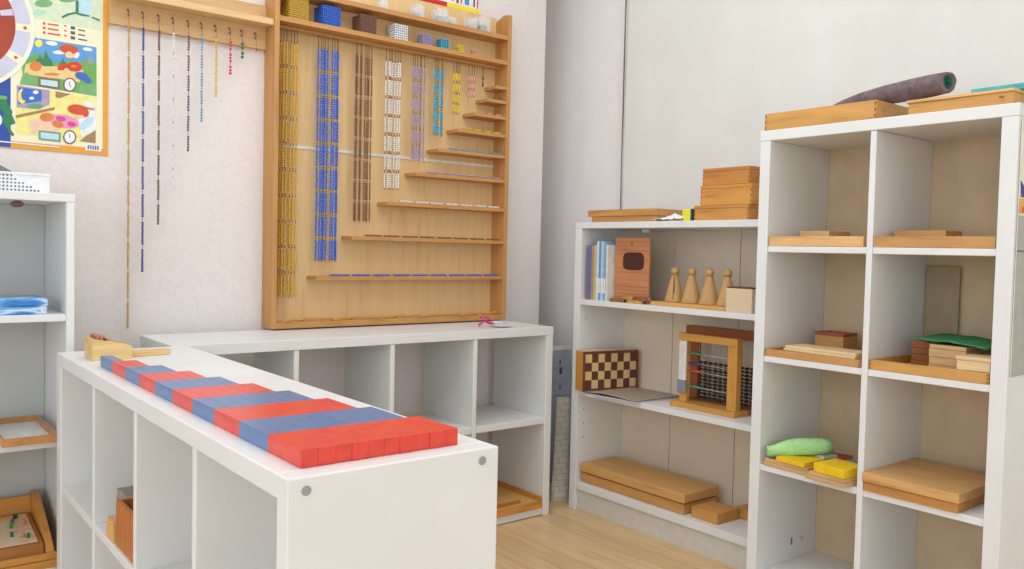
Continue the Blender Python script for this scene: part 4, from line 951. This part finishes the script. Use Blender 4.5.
# bottom shelf boxes
r = thing('long_box', 'long low wooden box with a lid on the bottom shelf of the corner bookcase', 'box', (2.502, 2.252, .1183))
LB = wood((202, 148, 84), 'y', .08)
MB().box(-.098, .098, -.272, .276, 0, .038).build('box_body', LB, r, .004); MB().box(-.094, .094, -.268, .272, .0381, .0425).build('seam', DARKW['y'], r)
MB().box(-.102, .102, -.276, .280, .0426, .078).build('lid', wood((208, 158, 94), 'y', .08), r, .004)
mesh_thing('small_box', MB().box(-.060, .060, -.058, .059, 0, .040), wood((204, 146, 80), 'y', .08), (2.476, 1.894, .1183), 'small square wooden box right of the long box on the bottom shelf', 'box', .0015)
mesh_thing('small_box', MB().box(-.045, .045, -.060, .060, 0, .036), wood((196, 140, 78), 'y', .08), (2.592, 1.80, .1183), 'smaller wooden box tucked behind the square one on the bottom shelf', 'box', .0015)

# ------------------------------------------------------------------ back unit: tray, saucer, ribbon
r = thing('game_tray', 'wide wooden tray with a handle bar in the bottom right cube by the wall', 'tray', (2.045, 2.72, .0343))
MB().box(-.160, .160, -.165, .160, 0, .024).build('tray_body', wood((222, 172, 98), 'x', .1), r, .001)
MB().box(.1602, .168, -.166, .160, 0, .044).build('rim', wood((206, 140, 66), 'y'), r, .001); MB().box(-.160, .160, .1602, .168, 0, .044).build('rim', wood((206, 140, 66), 'y'), r, .001)
MB().box(-.160, .1595, -.174, -.1652, 0, .030).build('rim', wood((210, 146, 72), 'x'), r, .001)
MB().box(-.085, .085, -.135, -.120, .0242, .034).build('handle_bar', wood((190, 122, 56), 'x'), r, .002)
m = MB(); m.lathe([(.020, 0), (.026, .001), (.046, .007), (.0475, .009), (.0455, .0092), (.026, .0035), (.002, .003)], n=36)
mesh_thing('saucer', m, plain((226, 228, 230), .2), (2.040, 2.63, .7703), 'small white saucer on the back wall unit under the bead cabinet', 'saucer')
mesh_thing('paper_block', MB().box(-.022, .022, -.015, .015, 0, .014), plain((240, 240, 240), .7), (2.088, 2.72, .7703), 'small white paper block behind the saucer', 'paper block', .001, .3)
r = thing('ribbon_bow', 'pink twisted ribbon lying beside the white saucer', 'ribbon', (1.990, 2.665, .7703))
PK = plain((216, 76, 128), .5, .1, 60)
def ribbon(pts, w, name, mat):
    m = MB(); L = []
    for i, p in enumerate(pts):
        p = Vector(p); a = i*.5; d = Vector((0, math.sin(a)*.4, math.cos(a)*.8)).normalized()*w
        L.append((m.bm.verts.new(p-d), m.bm.verts.new(p+d)))
    for a, b in zip(L, L[1:]): m.bm.faces.new((a[0], b[0], b[1], a[1])).smooth = True
    o = m.build(name, mat, r); s = o.modifiers.new('thickness', 'SOLIDIFY'); s.thickness = .0012
ribbon([(-.030+.009*k, 0, .040-.0042*k+.003*math.sin(k)) for k in range(9)], .006, 'ribbon_loop', PK)
ribbon([(-.036+.007*k, -.004, .008+.0034*k) for k in range(9)], .006, 'ribbon_loop', PK)
ribbon([(-.030+.009*k, .004, .046-.001*k*k*.5) for k in range(7)], .006, 'ribbon_tail', plain((226, 110, 120), .5))

# leaning board and puzzle strip between the units
m = MB(); m.box(-.14, .135, -.004, .004, 0, .612); m.box(-.141, .136, -.006, .006, .6125, .632, mi=1)
for z, h in ((.50, .030), (.545, .022), (.43, .02)): m.box(.062, .070+.01*(h > .025), -.0046, -.0041, z, z+h, mi=2)
for z in (.1, .2, .3, .4, .46, .53, .58): m.box(-.13, .125, -.0045, -.0041, z, z+.0012, mi=3)
o = mesh_thing('notice_board', m, [plain((180, 186, 196), .5, .04, 14), plain((232, 232, 230), .5), plain((50, 82, 150), .5), plain((126, 134, 150), .6)], (2.55, 2.90, .003), 'grey-blue board with a white top edge standing on the floor in the corner gap', 'board')
o.rotation_euler = (-.03, 0, 0)
def puzzle_strip():
    bm = bmesh.new(); n = 20; a0 = Vector((2.405, 2.660, .001)); a1 = Vector((2.588, 2.850, .405)); side = Vector((.80, -.60, 0))
    V = []
    for i in range(n+1):
        t = i/n; c = a0.lerp(a1, t); c.z -= .035*math.sin(PI*t)*0; c += Vector((.7, .7, 0))*.020*math.sin(PI*t)
        w = .036-.004*t
        V.append([bm.verts.new(c+side*(w*s)) for s in (-1, -.34, .33, 1)])
    for i in range(n):
        for k in range(3): bm.faces.new((V[i][k], V[i][k+1], V[i+1][k+1], V[i+1][k])).smooth = True
    me = bpy.data.meshes.new('puzzle_strip'); bm.to_mesh(me); bm.free()
    m_, nt, b = newmat('jigsaw_cream', .6)
    tc = nt.nodes.new('ShaderNodeTexCoord'); mp = nt.nodes.new('ShaderNodeMapping'); nt.links.new(tc.outputs['Object'], mp.inputs['Vector'])
    mp.inputs['Scale'].default_value = (1, 1, 1); mp.inputs['Rotation'].default_value = (0, 1.2, .9)
    br = nt.nodes.new('ShaderNodeTexBrick'); br.inputs['Scale'].default_value = 1; br.inputs['Brick Width'].default_value = .045; br.inputs['Row Height'].default_value = .026
    br.inputs['Mortar Size'].default_value = .0011; br.inputs['Color1'].default_value = srgb(226, 214, 196); br.inputs['Color2'].default_value = srgb(220, 206, 186); br.inputs['Mortar'].default_value = srgb(184, 168, 150)
    nt.links.new(mp.outputs['Vector'], br.inputs['Vector']); nt.links.new(br.outputs['Color'], b.inputs['Base Color'])
    me.materials.append(m_); o = bpy.data.objects.new('puzzle_strip', me); COL.objects.link(o)
    shift(o, (2.452, 2.662, .001)); s = o.modifiers.new('thickness', 'SOLIDIFY'); s.thickness = .004
    tag(o, 'curved cream jigsaw strip leaning in the gap beside the corner bookcase', 'jigsaw strip')
puzzle_strip()

# ------------------------------------------------------------------ left bookcase contents
def basket():
    r = thing('storage_basket', 'white perforated plastic basket on top of the left bookcase', 'basket', (.36, 2.78, 1.2033))
    m = MB(); w, d, h, t = .20, .16, .058, .003
    m.box(-w/2, w/2, -d/2, -d/2+t, 0, h); m.box(-w/2, w/2, d/2-t, d/2, 0, h); m.box(-w/2, -w/2+t, -d/2+t, d/2-t, 0, h); m.box(w/2-t, w/2, -d/2+t, d/2-t, 0, h); m.box(-w/2+t, w/2-t, -d/2+t, d/2-t, 0, t)
    m.box(-w/2-.003, w/2+.003, -d/2-.003, -d/2, h-.006, h)
    m.build('basket_body', plain((238, 238, 238), .4), r, .0006)
    m = MB()
    for i in range(18):
        for j in range(5):
            x = -.090+i*.0095
            z = .009+j*.0098
            if i > 9 and j > (17-i)*.55+.2: continue
            m.box(x-.0026, x+.0026, -d/2-.0006, -d/2+.0004, z-.0026, z+.0026)
    m.build('perforation', plain((120, 122, 128), .6), r)
basket()
m = MB(); m.prism([(-.12, -.02, .0), (.012, -.02, .0), (.002, -.02, .005), (-.12, -.02, .072)], (0, .06, 0))
mesh_thing('desk_tool', m, plain((126, 130, 126), .4), (.372, 2.78, 1.2625), 'grey wedge-shaped tool lying on the perforated basket', 'tool', .001)
r = thing('puzzle_box', 'flat bright blue box with white cloud pattern on the left bookcase shelf', 'box', (.27, 2.70, .8695))
m_, nt, b = newmat('blue_print', .3); v = coords(nt, (9, 9, 40)); a = noise(nt, v, 1.2, 3, .5, 1.0)
nt.links.new(ramp(nt, a, [(.38, srgb(44, 118, 196)), (.5, srgb(96, 164, 222)), (.62, srgb(216, 232, 240)), (.72, srgb(70, 132, 206))]), b.inputs['Base Color'])
MB().box(-.18, .170, -.08, .08, 0, .022).build('box_body', m_, r, .003); MB().box(-.182, .172, -.082, .082, .0222, .044).build('lid', m_, r, .004)
r = thing('frame_tray', 'small wooden-edged tray with a white bottom on the left bookcase shelf', 'tray', (.392, 2.730, .5183))
m = MB(); w, d, h, t = .134, .312, .022, .007
m.box(-w/2, w/2, -d/2, -d/2+t, 0, h); m.box(-w/2, w/2, d/2-t, d/2, 0, h); m.box(-w/2, -w/2+t, -d/2+t, d/2-t, 0, h); m.box(w/2-t, w/2, -d/2+t, d/2-t, 0, h)
m.build('tray_rim', wood((196, 138, 84), 'y'), r, .0008); MB().box(-w/2+t, w/2-t, -d/2+t, d/2-t, 0, .006).build('tray_base', plain((226, 228, 224), .5), r)
def maze():
    r = thing('maze_game', 'wooden game cabinet with curved sides and a sloping board of small coloured pegs', 'game', (.24, 2.75, .1603))
    W = wood((202, 138, 66), 'y', .12); WX = wood((206, 142, 68), 'x', .12); ox, oy, oz = .24, 2.75, .1603
    prof = [(2.61, 0), (2.885, 0), (2.885, .152), (2.86, .150), (2.80, .130), (2.74, .106), (2.68, .080), (2.63, .052), (2.61, .030)]
    for x in (.026, .438): MB().prism([(x-ox, y-oy, z) for y, z in prof], (.020, 0, 0)).build('side_panel', W, r, .0015)
    MB().box(.0462-ox, .4378-ox, 2.868-oy, 2.884-oy, 0, .140).build('back_panel', WX, r, .001)
    MB().box(.0462-ox, .4378-ox, 2.614-oy, 2.630-oy, 0, .026).build('front_panel', WX, r, .001)
    m = MB(); m.box(.020-ox, .462-ox, 2.596-oy, 2.6095-oy, .024, .042); m.build('front_rail', WX, r, .003)
    MB().box(.020-ox, .462-ox, 2.598-oy, 2.6095-oy, 0, .0225).build('drawer_front', WX, r, .001)
    def zb(y): return .062+(y-2.645)*.13
    m = MB(); m.prism([(.050-ox, 2.632-oy, .030), (.050-ox, 2.866-oy, .030), (.050-ox, 2.866-oy, zb(2.866)), (.050-ox, 2.640-oy, zb(2.64))], (.384, 0, 0)); m.build('board_base', wood((176, 110, 50), 'x'), r)
    m_, nt, b = newmat('game_board_print', .35); v = coords(nt, (1, 1, 1)); a = noise(nt, v, 16, 4, .6, .8)
    nt.links.new(ramp(nt, a, [(.32, srgb(226, 170, 120)), (.5, srgb(228, 206, 176)), (.62, srgb(222, 200, 160)), (.72, srgb(150, 170, 130))]), b.inputs['Base Color'])
    m = MB(); m.prism([(.062-ox, 2.652-oy, zb(2.652)+.0004), (.062-ox, 2.852-oy, zb(2.852)+.0004), (.062-ox, 2.852-oy, zb(2.852)+.003), (.062-ox, 2.652-oy, zb(2.652)+.003)], (.360, 0, 0)); m.build('game_board', m_, r)
    rnd = random.Random(5); cols = [(30, 110, 110), (50, 140, 60), (30, 60, 60), (220, 180, 50), (220, 140, 80), (40, 120, 80)]
    for k in range(16):
        x = rnd.uniform(.325, .412) if k < 11 else rnd.uniform(.08, .32); y = rnd.uniform(2.665, 2.84); z = zb(y)+.0031
        MB().cyl((x-ox, y-oy, z), (x-ox, y-oy, z+.007), .0052, .0035, n=10).ball((x-ox, y-oy, z+.009), .0052, sub=2).build('peg', plain(cols[k % 6], .4), r)
maze()
